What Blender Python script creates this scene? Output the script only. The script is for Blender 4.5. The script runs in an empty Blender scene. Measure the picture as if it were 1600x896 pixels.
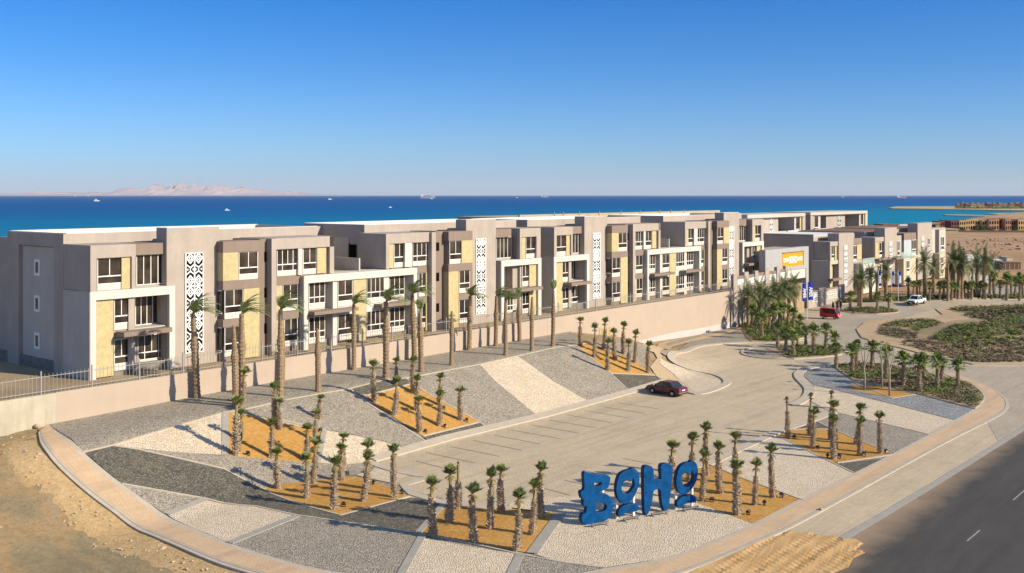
import bpy, bmesh, math, random
from mathutils import Vector, Matrix, noise
from mathutils.geometry import delaunay_2d_cdt
random.seed(7)
PI=math.pi
sc=bpy.context.scene; col=sc.collection
# ------------------------------------------------------------------ site frame
F=1620.0; EYE=21.0; UX,UY=.636,.772          # survey constants: focal length (photo px), eye height, street direction
def sw(X,Y): return (X+35)*UX+(Y-80)*UY,(X+35)*UY-(Y-80)*UX       # along the wall, out from the wall
def xy(s,w): return -35+s*UX+w*UY, 80+s*UY-w*UX
def spx(px,w):
    t=(px-800)/F; x0=-35+w*UY; y0=80-w*UX
    return (t*y0-x0)/(UX-t*UY)
def sm(a,b,x):
    t=min(1,max(0,(x-a)/(b-a))); return t*t*(3-2*t)
def shore(X):                                  # Y of the coast for a given X
    P=[(-3000,300),(-150,500),(200,720),(345,860),(480,1090),(640,1350),(900,1650),(3000,2600)]
    for (a,b),(c,d) in zip(P,P[1:]):
        if X<=c: return b+(d-b)*(X-a)/(c-a)
    return 4000
MOUNDS=[(70,150,15,9,1.7),(84,158,14,10,1.9),(62,166,12,7,1.0),(92,176,14,8,1.8),(84,205,12,8,1.2)]
def h(X,Y):
    s,w=sw(X,Y)
    T=3.7-.3*sm(20,-5,s)-3.35*sm(66,82,s)-.35*sm(84,100,s)
    k=(17.7-w)/11.0
    if w<0: p=1.0
    else:
        e=.12                                  # rounded crest and toe
        p=min(1,max(0,k))
        if abs(k-1)<e: q=(k-(1-e))/(2*e); p=1-e*(1-q)*(1-q)*1.0
        if abs(k)<e: q=(k+e)/(2*e); p=e*q*q
    z=T*p
    for cx,cy,a,b,am in MOUNDS:
        dd=((X-cx)/a)**2+((Y-cy)/b)**2
        if dd<6: z+=am*math.exp(-dd*1.2)
    if Y>235 and X>60:                         # desert behind the site
        f=sm(235,300,Y)*sm(60,120,X)
        f*=1-.85*sm(380,520,Y); z+=f*(1.2+2.6*noise.noise((X*.012,Y*.008,1))+.9*noise.noise((X*.05,Y*.03,4)))
    d=shore(X)-Y
    if d<160: z-=sm(160,0,d)*max(0,z)*.9
    if d<45: z-=9*sm(45,-30,d)
    return z
def G(px,py,off=0.0):                          # where the sight line of a surveyed point meets the terrain
    t=(px-800)/F; k=(py-305)/F
    lo,hi=20.0,None; Y=20.0
    while Y<4000:
        z=EYE-k*Y
        if z<h(t*Y,Y)+off: hi=Y; break
        lo=Y; Y*=1.01
    if hi is None: return (t*Y,Y,h(t*Y,Y))
    for i in range(30):
        m=(lo+hi)/2
        if EYE-k*m<h(t*m,m)+off: hi=m
        else: lo=m
    return (t*hi,hi,h(t*hi,hi))
# ------------------------------------------------------------------ materials
MATS={}
WALLA=math.atan2(UY,UX)
def newmat(name):
    m=bpy.data.materials.new(name); m.use_nodes=True; MATS[name]=m
    nt=m.node_tree; b=nt.nodes['Principled BSDF']; return m,nt,b
def N(nt,t,**kw):
    n=nt.nodes.new(t)
    for k,v in kw.items():
        if k in n.inputs: n.inputs[k].default_value=v
        else: setattr(n,k,v)
    return n
def ramp(nt,stops):
    r=nt.nodes.new('ShaderNodeValToRGB'); e=r.color_ramp.elements
    while len(e)<len(stops): e.new(.5)
    for i,(p,c) in enumerate(stops): e[i].position=p; e[i].color=(c[0],c[1],c[2],1)
    return r
def pos(nt,scale=(1,1,1),rot=0):
    g=nt.nodes.new('ShaderNodeTexCoord'); o=g.outputs['Object']
    if rot:
        r=N(nt,'ShaderNodeMapping'); r.inputs['Rotation'].default_value=(0,0,rot); nt.links.new(o,r.inputs['Vector']); o=r.outputs['Vector']
    m=N(nt,'ShaderNodeMapping'); m.inputs['Scale'].default_value=scale
    nt.links.new(o,m.inputs['Vector']); return m.outputs['Vector']
def plain(name,c,rough=.8,var=.12,scale=.6,bump=0,bscale=30,spec=.3,metal=0,stain=0):
    m,nt,b=newmat(name); v=pos(nt)
    n1=N(nt,'ShaderNodeTexNoise',Scale=scale,Detail=6.0,Roughness=.65); nt.links.new(v,n1.inputs['Vector'])
    lo=[x*(1-var) for x in c]; hi=[min(1,x*(1+var)) for x in c]
    r=ramp(nt,[(.3,lo),(.7,hi)]); nt.links.new(n1.outputs['Fac'],r.inputs['Fac']); out=r.outputs['Color']
    if stain:
        mp=pos(nt,(1,1,.12)); n2=N(nt,'ShaderNodeTexNoise',Scale=1.6,Detail=8.0,Roughness=.7); nt.links.new(mp,n2.inputs['Vector'])
        rr=ramp(nt,[(.35,(1-stain,)*3),(.6,(1,1,1))]); nt.links.new(n2.outputs['Fac'],rr.inputs['Fac'])
        mx=N(nt,'ShaderNodeMixRGB',blend_type='MULTIPLY',Fac=1.0); nt.links.new(out,mx.inputs[1]); nt.links.new(rr.outputs['Color'],mx.inputs[2]); out=mx.outputs[0]
    nt.links.new(out,b.inputs['Base Color'])
    b.inputs['Roughness'].default_value=rough; b.inputs['Specular IOR Level'].default_value=spec; b.inputs['Metallic'].default_value=metal
    if bump:
        n3=N(nt,'ShaderNodeTexNoise',Scale=bscale,Detail=4.0); nt.links.new(v,n3.inputs['Vector'])
        bp=N(nt,'ShaderNodeBump',Strength=bump,Distance=.05); nt.links.new(n3.outputs['Fac'],bp.inputs['Height']); nt.links.new(bp.outputs['Normal'],b.inputs['Normal'])
    return m
def gravel(name,cols,scale=9,gap=.35,big=.12,patch=None):
    m,nt,b=newmat(name); v=pos(nt)
    vo=N(nt,'ShaderNodeTexVoronoi',Scale=scale); nt.links.new(v,vo.inputs['Vector'])
    sp=nt.nodes.new('ShaderNodeSeparateColor'); nt.links.new(vo.outputs['Color'],sp.inputs[0])
    r=ramp(nt,[(i/(len(cols)-1),c) for i,c in enumerate(cols)]); nt.links.new(sp.outputs[0],r.inputs['Fac'])
    dr=ramp(nt,[(.30,(1,1,1)),(.62,(gap,)*3)]); nt.links.new(vo.outputs['Distance'],dr.inputs['Fac'])
    mx=N(nt,'ShaderNodeMixRGB',blend_type='MULTIPLY',Fac=1.0); nt.links.new(r.outputs['Color'],mx.inputs[1]); nt.links.new(dr.outputs['Color'],mx.inputs[2])
    n=N(nt,'ShaderNodeTexNoise',Scale=.35,Detail=8.0,Roughness=.7); nt.links.new(v,n.inputs['Vector'])
    pr=ramp(nt,[(.3,(1-big,)*3),(.7,(1+big,1+big*.9,1+big*.7))]); nt.links.new(n.outputs['Fac'],pr.inputs['Fac'])
    m2=N(nt,'ShaderNodeMixRGB',blend_type='MULTIPLY',Fac=1.0); nt.links.new(mx.outputs[0],m2.inputs[1]); nt.links.new(pr.outputs['Color'],m2.inputs[2]); out=m2.outputs[0]
    if patch:
        n4=N(nt,'ShaderNodeTexNoise',Scale=.55,Detail=5.0,Roughness=.75); nt.links.new(v,n4.inputs['Vector'])
        r4=ramp(nt,[(.52,(0,0,0)),(.68,(.75,)*3)]); nt.links.new(n4.outputs['Fac'],r4.inputs['Fac'])
        m3=N(nt,'ShaderNodeMixRGB',blend_type='MIX'); nt.links.new(r4.outputs['Color'],m3.inputs[0]); nt.links.new(out,m3.inputs[1]); m3.inputs[2].default_value=(*patch,1); out=m3.outputs[0]
    nt.links.new(out,b.inputs['Base Color']); b.inputs['Roughness'].default_value=.85; b.inputs['Specular IOR Level'].default_value=.25
    bp=N(nt,'ShaderNodeBump',Strength=.9,Distance=.05,invert=True); nt.links.new(vo.outputs['Distance'],bp.inputs['Height']); nt.links.new(bp.outputs['Normal'],b.inputs['Normal'])
    return m
def pavers(name,c1,c2,mort,rot,bw=.4,bh=.2,ms=.012,var=.12):
    m,nt,b=newmat(name); v=pos(nt,rot=rot)
    br=N(nt,'ShaderNodeTexBrick',Scale=1.0); br.inputs['Color1'].default_value=(*c1,1); br.inputs['Color2'].default_value=(*c2,1); br.inputs['Mortar'].default_value=(*mort,1)
    br.inputs['Brick Width'].default_value=bw; br.inputs['Row Height'].default_value=bh; br.inputs['Mortar Size'].default_value=ms; br.inputs['Mortar Smooth'].default_value=.3
    nt.links.new(v,br.inputs['Vector'])
    n=N(nt,'ShaderNodeTexNoise',Scale=.25,Detail=9.0,Roughness=.72); nt.links.new(v,n.inputs['Vector'])
    pr=ramp(nt,[(.3,(1-var,)*3),(.7,(1+var,1+var*.9,1+var*.75))]); nt.links.new(n.outputs['Fac'],pr.inputs['Fac'])
    m2=N(nt,'ShaderNodeMixRGB',blend_type='MULTIPLY',Fac=1.0); nt.links.new(br.outputs['Color'],m2.inputs[1]); nt.links.new(pr.outputs['Color'],m2.inputs[2])
    vt=pos(nt,(.05,.9,1),-WALLA); nn=N(nt,'ShaderNodeTexNoise',Scale=1.0,Detail=7.0,Roughness=.7,Distortion=.8); nt.links.new(vt,nn.inputs['Vector'])
    rt=ramp(nt,[(.34,(.86,.86,.87)),(.5,(1,1,1)),(.7,(1.07,1.06,1.04))]); nt.links.new(nn.outputs['Fac'],rt.inputs['Fac'])
    m5=N(nt,'ShaderNodeMixRGB',blend_type='MULTIPLY',Fac=1.0); nt.links.new(m2.outputs[0],m5.inputs[1]); nt.links.new(rt.outputs['Color'],m5.inputs[2])
    vsp=N(nt,'ShaderNodeTexNoise',Scale=.9,Detail=6.0,Roughness=.75); nt.links.new(v,vsp.inputs['Vector']); rs=ramp(nt,[(.27,(.72,.71,.70)),(.36,(1,1,1))]); nt.links.new(vsp.outputs['Fac'],rs.inputs['Fac'])
    m6=N(nt,'ShaderNodeMixRGB',blend_type='MULTIPLY',Fac=1.0); nt.links.new(m5.outputs[0],m6.inputs[1]); nt.links.new(rs.outputs['Color'],m6.inputs[2])
    nt.links.new(m6.outputs[0],b.inputs['Base Color']); b.inputs['Roughness'].default_value=.8; b.inputs['Specular IOR Level'].default_value=.25
    return m
def ground_mat(name,stops,streak=None,bump=.5,rot=0):
    m,nt,b=newmat(name); v=pos(nt)
    vs=pos(nt,(.35,.06,1),rot) if streak else v
    n=N(nt,'ShaderNodeTexNoise',Scale=1.0 if streak else .12,Detail=9.0,Roughness=.68); n.inputs['Distortion'].default_value=.6
    nt.links.new(vs,n.inputs['Vector'])
    r=ramp(nt,stops); nt.links.new(n.outputs['Fac'],r.inputs['Fac'])
    n2=N(nt,'ShaderNodeTexNoise',Scale=3.0,Detail=9.0,Roughness=.75); nt.links.new(v,n2.inputs['Vector'])
    r2=ramp(nt,[(.3,(.72,.72,.74)),(.6,(1.12,1.1,1.06))]); nt.links.new(n2.outputs['Fac'],r2.inputs['Fac'])
    m2=N(nt,'ShaderNodeMixRGB',blend_type='MULTIPLY',Fac=1.0); nt.links.new(r.outputs['Color'],m2.inputs[1]); nt.links.new(r2.outputs['Color'],m2.inputs[2])
    nt.links.new(m2.outputs[0],b.inputs['Base Color']); b.inputs['Roughness'].default_value=.95; b.inputs['Specular IOR Level'].default_value=.1
    bp=N(nt,'ShaderNodeBump',Strength=bump,Distance=.15); nt.links.new(n2.outputs['Fac'],bp.inputs['Height']); nt.links.new(bp.outputs['Normal'],b.inputs['Normal'])
    return m
plain('mauve_plaster',(.385,.325,.28),.9,.08,.5,.25,40,stain=.09)
plain('brown_plaster',(.235,.18,.145),.9,.06,.5,.25,40,stain=.06)
plain('white_plaster',(.58,.535,.48),.85,.05,.5,.2,40,stain=.09)
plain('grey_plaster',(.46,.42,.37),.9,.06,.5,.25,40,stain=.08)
plain('yellow_stone',(.46,.38,.205),.9,.14,2.2,.5,14)
plain('cream_stone',(.50,.42,.29),.9,.1,1.2,.4,14)
plain('plinth_stone',(.20,.175,.15),.95,.35,3.0,.7,8)
plain('roof_white',(.72,.70,.68),.8,.06,.3)
plain('roof_tan',(.40,.33,.22),.9,.12,.4)
plain('frame_white',(.74,.73,.71),.5,.03)
plain('lattice_white',(.80,.79,.77),.6,.04)
plain('dark_opening',(.010,.008,.007),.9,.2,spec=.0)
plain('wall_pink',(.42,.335,.265),.9,.05,.35,.3,25,stain=.035)
plain('wall_concrete',(.44,.39,.30),.9,.12,.6,.5,12,stain=.15)
plain('undercoat',(.50,.44,.42),.9,.08,.6)
plain('iron',(.28,.265,.245),.55,.08,spec=.5)
plain('iron_dark',(.20,.18,.165),.6,.1)
plain('kerb_stone',(.47,.40,.31),.9,.1,1.5,.3)
plain('kerb_grey',(.34,.315,.27),.9,.12,1.2,.3)
plain('line_dark',(.25,.21,.165),.9,.1)
plain('trunk_date',(.27,.19,.115),.95,.35,5.0,.8,25)
plain('trunk_old',(.36,.27,.18),.95,.3,5.0,.8,25)
plain('frond_olive',(.155,.18,.07),.6,.35,3.0)
plain('trunk_shag',(.30,.225,.15),.95,.45,12.0,.6,30)
plain('neck_fibre',(.26,.20,.09),.95,.3,14.0)
plain('frond',(.22,.28,.10),.6,.35,3.0,spec=.35)
plain('frond_dry',(.20,.15,.05),.8,.3,3.0)
plain('fan_leaf',(.135,.175,.045),.55,.45,4.0,spec=.4)
plain('fan_leaf_pale',(.21,.24,.08),.6,.4,4.0,spec=.4)
plain('fan_leaf_bright',(.19,.25,.05),.55,.4,3.0,spec=.4)
plain('bark_pale',(.30,.27,.20),.9,.2,6.0)
plain('cover_green',(.15,.20,.035),.7,.5,1.4)
plain('cover_dry',(.18,.135,.08),.8,.4,1.2)
plain('cover_olive',(.145,.145,.06),.8,.4,1.2)
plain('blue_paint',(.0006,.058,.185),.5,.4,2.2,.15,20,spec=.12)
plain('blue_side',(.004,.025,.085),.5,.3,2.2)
plain('post_white',(.70,.68,.66),.5,.05)
plain('steel',(.22,.21,.20),.5,.15,metal=.6)
plain('rubber',(.015,.015,.016),.7,.1)
plain('rim',(.5,.5,.5),.35,.05,metal=.7)
plain('car_maroon',(.085,.010,.018),.25,.05,spec=.6)
plain('car_white',(.78,.78,.77),.3,.03,spec=.5)
plain('car_red',(.50,.012,.022),.3,.05,spec=.5)
plain('car_trim',(.03,.03,.032),.5,.1)
plain('car_glass',(.02,.035,.035),.08,.05,spec=.7)
plain('chrome',(.6,.6,.6),.2,.03,metal=1)
plain('lamp_red',(.45,.02,.02),.3,.03)
plain('lamp_clear',(.8,.8,.78),.2,.03)
plain('plate_white',(.75,.76,.8),.5,.03)
plain('banner_blue',(.012,.03,.30),.6,.1)
plain('sign_orange',(.78,.29,.008),.6,.05)
plain('cladding_grey',(.36,.36,.36),.6,.05,.4)
plain('cloth_black',(.012,.012,.016),.9,.2)
plain('cloth_navy',(.03,.04,.08),.9,.2)
plain('skin',(.35,.2,.13),.6,.05)
plain('hair',(.015,.012,.01),.7,.1)
plain('house_red',(.17,.08,.065),.9,.15,.4)
plain('house_yellow',(.50,.365,.18),.9,.12,.4)
plain('house_pink',(.38,.22,.14),.9,.12,.4)
plain('house_cream',(.55,.46,.33),.9,.12,.4)
plain('roof_brown',(.20,.12,.085),.9,.2,.5)
plain('rock',(.46,.35,.22),.9,.25,4.0,.6,10)
plain('rock_dark',(.06,.05,.045),.95,.2,.2)
plain('boat_white',(.82,.82,.82),.4,.02)
plain('trunk_tip',(.56,.46,.33),.95,.3,9.0)
plain('frond_light',(.25,.29,.10),.6,.3,3.0)
plain('ship_red',(.42,.22,.22),.7,.2,.01)
plain('ship_grey',(.30,.32,.38),.7,.3,.01)
plain('mountain_rock',(.33,.265,.28),1,.22,.0006)
plain('rust_brown',(.14,.09,.06),.9,.3,2.0)
plain('sheet_pale',(.42,.45,.46),.6,.1,.5)
plain('gate_beige',(.45,.35,.18),.8,.1)
plain('line_white',(.30,.29,.25),.8,.2,3.0)
m,nt,b=newmat('glass'); b.inputs['Base Color'].default_value=(.035,.027,.022,1); b.inputs['Roughness'].default_value=.06; b.inputs['Specular IOR Level'].default_value=.45
v=pos(nt,(1,1,1)); n=N(nt,'ShaderNodeTexNoise',Scale=.7,Detail=3.0); nt.links.new(v,n.inputs['Vector'])
r=ramp(nt,[(.35,(.018,.013,.011)),(.7,(.075,.058,.045))]); nt.links.new(n.outputs['Fac'],r.inputs['Fac']); nt.links.new(r.outputs['Color'],b.inputs['Base Color'])
m,nt,b=newmat('rail_glass'); b.inputs['Base Color'].default_value=(.45,.6,.55,1); b.inputs['Roughness'].default_value=.05; b.inputs['Alpha'].default_value=.45
gravel('gravel_grey',[(.28,.24,.185),(.355,.305,.24),(.43,.375,.30),(.53,.475,.395)],9,.6,.12,(.33,.28,.21))
gravel('gravel_blue',[(.20,.20,.20),(.29,.29,.29),(.37,.375,.38),(.50,.50,.50)],9,.6,.12)
gravel('gravel_dark',[(.10,.09,.07),(.14,.125,.10),(.18,.165,.13),(.27,.245,.19)],9,.6,.15,(.17,.145,.095))
gravel('gravel_white',[(.62,.49,.34),(.74,.60,.43),(.82,.68,.50),(.89,.78,.62)],11,.62,.07,(.55,.43,.27))
ground_mat('orange_sand',[(.3,(.40,.21,.055)),(.5,(.50,.275,.08)),(.7,(.58,.34,.115))],bump=.7)
ground_mat('loose_sand',[(.3,(.40,.27,.13)),(.5,(.50,.345,.175)),(.7,(.58,.42,.235))],bump=.8)
ground_mat('tan_path',[(.3,(.42,.31,.19)),(.7,(.52,.40,.26))],bump=.2)
ground_mat('bed_soil',[(.3,(.27,.20,.12)),(.7,(.42,.32,.20))],bump=.6)
PR=WALLA+PI/2
pavers('pavers_grey',(.53,.43,.295),(.48,.385,.265),(.39,.315,.215),-WALLA+PI/4*0,.5,.25,.02,.11)
pavers('pavers_blue',(.44,.37,.28),(.39,.33,.25),(.31,.26,.20),-WALLA,.5,.25,.02,.12)
pavers('pavers_pink',(.62,.44,.27),(.56,.39,.245),(.47,.34,.215),-WALLA+PI/2,.3,.15,.02,.10)
# ------------------------------------------------------------------ special materials
def edge_mix(nt,v,pt,nrm,lo,hi):                # 0..1 ramp with distance from a line (dust blown over a road edge)
    d=N(nt,'ShaderNodeVectorMath',operation='DOT_PRODUCT'); nt.links.new(v,d.inputs[0]); d.inputs[1].default_value=(nrm[0],nrm[1],0)
    c=pt[0]*nrm[0]+pt[1]*nrm[1]
    n=N(nt,'ShaderNodeTexNoise',Scale=.35,Detail=9.0,Roughness=.7); nt.links.new(v,n.inputs['Vector'])
    a=N(nt,'ShaderNodeMath',operation='MULTIPLY_ADD'); nt.links.new(n.outputs['Fac'],a.inputs[0]); a.inputs[1].default_value=3.0; nt.links.new(d.outputs['Value'],a.inputs[2])
    mr=N(nt,'ShaderNodeMapRange'); nt.links.new(a.outputs[0],mr.inputs['Value']); mr.inputs['From Min'].default_value=c+lo+1.5; mr.inputs['From Max'].default_value=c+hi+1.5
    return mr.outputs['Result']
EA=G(1345,857); EB=G(1600,668); ed=Vector((EB[0]-EA[0],EB[1]-EA[1])).normalized(); en=(ed.y,-ed.x)
m,nt,b=newmat('asphalt'); v=pos(nt)
n=N(nt,'ShaderNodeTexNoise',Scale=1.2,Detail=8.0,Roughness=.7); vs=pos(nt,(.5,.07,1),-math.atan2(ed.y,ed.x)+PI/2); nt.links.new(vs,n.inputs['Vector'])
r=ramp(nt,[(.3,(.052,.047,.042)),(.7,(.088,.079,.070))]); nt.links.new(n.outputs['Fac'],r.inputs['Fac'])
mx=N(nt,'ShaderNodeMixRGB',blend_type='MIX'); nt.links.new(edge_mix(nt,v,EA,en,1.6,-.8),mx.inputs[0])
nt.links.new(r.outputs['Color'],mx.inputs[1]); mx.inputs[2].default_value=(.30,.215,.14,1)
nt.links.new(mx.outputs[0],b.inputs['Base Color']); b.inputs['Roughness'].default_value=.85; b.inputs['Specular IOR Level'].default_value=.25
# desert and dirt
m,nt,b=newmat('desert'); v=pos(nt)
n=N(nt,'ShaderNodeTexNoise',Scale=.012,Detail=12.0,Roughness=.62); nt.links.new(v,n.inputs['Vector'])
far=ramp(nt,[(.3,(.30,.185,.11)),(.46,(.40,.255,.15)),(.55,(.46,.31,.19)),(.7,(.36,.215,.13))]); nt.links.new(n.outputs['Fac'],far.inputs['Fac'])
dA=G(40,740); dB=G(250,890); vs=pos(nt,(.42,.03,1),PI/2-math.atan2(dB[1]-dA[1],dB[0]-dA[0])); n2=N(nt,'ShaderNodeTexNoise',Scale=1.0,Detail=9.0,Roughness=.6,Distortion=.5); nt.links.new(vs,n2.inputs['Vector'])
near=ramp(nt,[(.28,(.37,.30,.19)),(.40,(.44,.35,.21)),(.47,(.50,.37,.21)),(.56,(.57,.385,.20)),(.64,(.52,.40,.26)),(.75,(.60,.43,.24))]); nt.links.new(n2.outputs['Fac'],near.inputs['Fac'])
sx=nt.nodes.new('ShaderNodeSeparateXYZ'); nt.links.new(v,sx.inputs[0])
mr=N(nt,'ShaderNodeMapRange'); nt.links.new(sx.outputs['Y'],mr.inputs['Value']); mr.inputs['From Min'].default_value=110; mr.inputs['From Max'].default_value=220
mx=N(nt,'ShaderNodeMixRGB'); nt.links.new(mr.outputs['Result'],mx.inputs[0]); nt.links.new(near.outputs['Color'],mx.inputs[1]); nt.links.new(far.outputs['Color'],mx.inputs[2])
n3=N(nt,'ShaderNodeTexNoise',Scale=2.2,Detail=12.0,Roughness=.85); nt.links.new(v,n3.inputs['Vector'])
r3=ramp(nt,[(.3,(.60,.58,.56)),(.5,(1.0,1.0,1.0)),(.7,(1.22,1.2,1.18))]); nt.links.new(n3.outputs['Fac'],r3.inputs['Fac'])
m3=N(nt,'ShaderNodeMixRGB',blend_type='MULTIPLY',Fac=1.0); nt.links.new(mx.outputs[0],m3.inputs[1]); nt.links.new(r3.outputs['Color'],m3.inputs[2])
nt.links.new(m3.outputs[0],b.inputs['Base Color']); b.inputs['Roughness'].default_value=1; b.inputs['Specular IOR Level'].default_value=.05
bp=N(nt,'ShaderNodeBump',Strength=1.0,Distance=.45); nt.links.new(n3.outputs['Fac'],bp.inputs['Height']); nt.links.new(bp.outputs['Normal'],b.inputs['Normal'])
# tyre tracked sand
m,nt,b=newmat('tracked_sand'); v=pos(nt,rot=-math.atan2(ed.y,ed.x)-.18)
n=N(nt,'ShaderNodeTexNoise',Scale=.5,Detail=9.0); nt.links.new(v,n.inputs['Vector']); r=ramp(nt,[(.3,(.46,.27,.10)),(.7,(.60,.38,.17))]); nt.links.new(n.outputs['Fac'],r.inputs['Fac'])
wv=N(nt,'ShaderNodeTexNoise',Scale=1.1,Detail=6.0,Distortion=1.0); nt.links.new(pos(nt,(.25,2.2,1),-math.atan2(ed.y,ed.x)-.18),wv.inputs['Vector'])
w2=N(nt,'ShaderNodeTexWave',Scale=1.9,Distortion=.4,Detail=0.0,bands_direction='X'); nt.links.new(v,w2.inputs['Vector'])
ml=N(nt,'ShaderNodeMath',operation='MULTIPLY_ADD'); nt.links.new(w2.outputs['Fac'],ml.inputs[0]); ml.inputs[1].default_value=.03; nt.links.new(wv.outputs['Fac'],ml.inputs[2])
bp=N(nt,'ShaderNodeBump',Strength=.45,Distance=.1); nt.links.new(ml.outputs[0],bp.inputs['Height']); nt.links.new(bp.outputs['Normal'],b.inputs['Normal'])
nt.links.new(r.outputs['Color'],b.inputs['Base Color']); b.inputs['Roughness'].default_value=1
# sea
m,nt,b=newmat('sea_water'); v=pos(nt)
d=N(nt,'ShaderNodeVectorMath',operation='DOT_PRODUCT'); nt.links.new(v,d.inputs[0]); d.inputs[1].default_value=(-1.05,1,0)
vs=pos(nt,(.0012,.003,1)); n=N(nt,'ShaderNodeTexNoise',Scale=1.0,Detail=6.0,Roughness=.6); nt.links.new(vs,n.inputs['Vector'])
a=N(nt,'ShaderNodeMath',operation='MULTIPLY_ADD'); nt.links.new(n.outputs['Fac'],a.inputs[0]); a.inputs[1].default_value=900.0; nt.links.new(d.outputs['Value'],a.inputs[2])
mr=N(nt,'ShaderNodeMapRange'); nt.links.new(a.outputs[0],mr.inputs['Value']); mr.inputs['From Min'].default_value=300; mr.inputs['From Max'].default_value=4200
r=ramp(nt,[(.0,(.004,.235,.34)),(.27,(.001,.19,.32)),(.47,(.001,.12,.29)),(.72,(.0003,.088,.275)),(1,(.0003,.080,.25))]); nt.links.new(mr.outputs['Result'],r.inputs['Fac'])
vw=pos(nt,(.03,.11,1)); nw=N(nt,'ShaderNodeTexNoise',Scale=1.0,Detail=9.0,Roughness=.7); nt.links.new(vw,nw.inputs['Vector'])
rw=ramp(nt,[(.35,(.72,.78,.82)),(.68,(1.25,1.18,1.15))]); nt.links.new(nw.outputs['Fac'],rw.inputs['Fac'])
m2=N(nt,'ShaderNodeMixRGB',blend_type='MULTIPLY',Fac=1.0); nt.links.new(r.outputs['Color'],m2.inputs[1]); nt.links.new(rw.outputs['Color'],m2.inputs[2])
nt.links.new(m2.outputs[0],b.inputs['Base Color']); b.inputs['Roughness'].default_value=.55; b.inputs['Specular IOR Level'].default_value=.03
bp=N(nt,'ShaderNodeBump',Strength=.25,Distance=1.0); nt.links.new(nw.outputs['Fac'],bp.inputs['Height']); nt.links.new(bp.outputs['Normal'],b.inputs['Normal'])
# ------------------------------------------------------------------ mesh building
class MB:
    def __init__(s,M=None): s.v=[]; s.f=[]; s.mi=[]; s.mats=[]; s.cur=0; s.M=M
    def mat(s,n):
        if n not in s.mats: s.mats.append(n)
        s.cur=s.mats.index(n); return s
    def add(s,vs,fs):
        o=len(s.v)
        s.v+= [tuple(s.M@Vector(p)) for p in vs] if s.M else [tuple(p) for p in vs]
        s.f+=[tuple(i+o for i in f) for f in fs]; s.mi+=[s.cur]*len(fs); return s
    def box(s,x0,x1,y0,y1,z0,z1):
        if x0>x1: x0,x1=x1,x0
        if y0>y1: y0,y1=y1,y0
        if z0>z1: z0,z1=z1,z0
        return s.add([(x0,y0,z0),(x1,y0,z0),(x1,y1,z0),(x0,y1,z0),(x0,y0,z1),(x1,y0,z1),(x1,y1,z1),(x0,y1,z1)],
            [(0,3,2,1),(4,5,6,7),(0,1,5,4),(1,2,6,5),(2,3,7,6),(3,0,4,7)])
    def tube(s,pts,rad,n=6,cap=True):
        vs=[];fs=[]; L=len(pts)
        for i,p in enumerate(pts):
            a=Vector(pts[max(0,i-1)]); c=Vector(pts[min(L-1,i+1)]); t=(c-a); t=t.normalized() if t.length>1e-9 else Vector((0,0,1))
            u=t.orthogonal().normalized() if abs(t.z)<.95 else Vector((1,0,0)); u=(u-t*u.dot(t)).normalized(); w=t.cross(u)
            r=rad[i] if isinstance(rad,(list,tuple)) else rad
            for k in range(n):
                an=2*PI*k/n; vs.append(Vector(p)+u*r*math.cos(an)+w*r*math.sin(an))
        for i in range(L-1):
            for k in range(n):
                fs.append((i*n+k,i*n+(k+1)%n,(i+1)*n+(k+1)%n,(i+1)*n+k))
        if cap: fs.append(tuple(range(n))[::-1]); fs.append(tuple((L-1)*n+k for k in range(n)))
        return s.add(vs,fs)
    def prism(s,poly,z0,z1):                    # poly counter-clockwise xy
        n=len(poly); vs=[(x,y,z0) for x,y in poly]+[(x,y,z1) for x,y in poly]
        return s.add(vs,[tuple(range(n))[::-1],tuple(range(n,2*n))]+[(i,(i+1)%n,n+(i+1)%n,n+i) for i in range(n)])
    def mesh(s,name,smooth=False):
        me=bpy.data.meshes.new(name); me.from_pydata(s.v,[],s.f)
        for n in s.mats: me.materials.append(MATS[n])
        me.polygons.foreach_set('material_index',s.mi)
        if smooth: me.polygons.foreach_set('use_smooth',[True]*len(me.polygons))
        me.update(); return me
    def build(s,name,parent=None,label=None,smooth=False):
        o=bpy.data.objects.new(name,s.mesh(name,smooth)); col.objects.link(o)
        if parent: o.parent=parent
        if label: o['label']=label
        return o
def tag(o,label=None,cat=None,group=None,kind=None):
    if label: o['label']=label
    if cat: o['category']=cat
    if group: o['group']=group
    if kind: o['kind']=kind
    return o
def empty(name,loc,rz=0,label=None,cat=None,group=None):
    o=bpy.data.objects.new(name,None); col.objects.link(o); o.location=loc; o.rotation_euler=(0,0,rz); o.empty_display_size=.5
    return tag(o,label,cat,group)
def copy_tree(o,parent=None):
    c=o.copy(); col.objects.link(c)
    if parent: c.parent=parent
    for ch in list(o.children): copy_tree(ch,c)
    return c
ORD=['first','second','third','fourth','fifth','sixth','seventh','eighth','ninth','tenth','eleventh','twelfth','thirteenth','fourteenth','fifteenth','sixteenth','seventeenth','eighteenth','nineteenth','twentieth']
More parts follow.
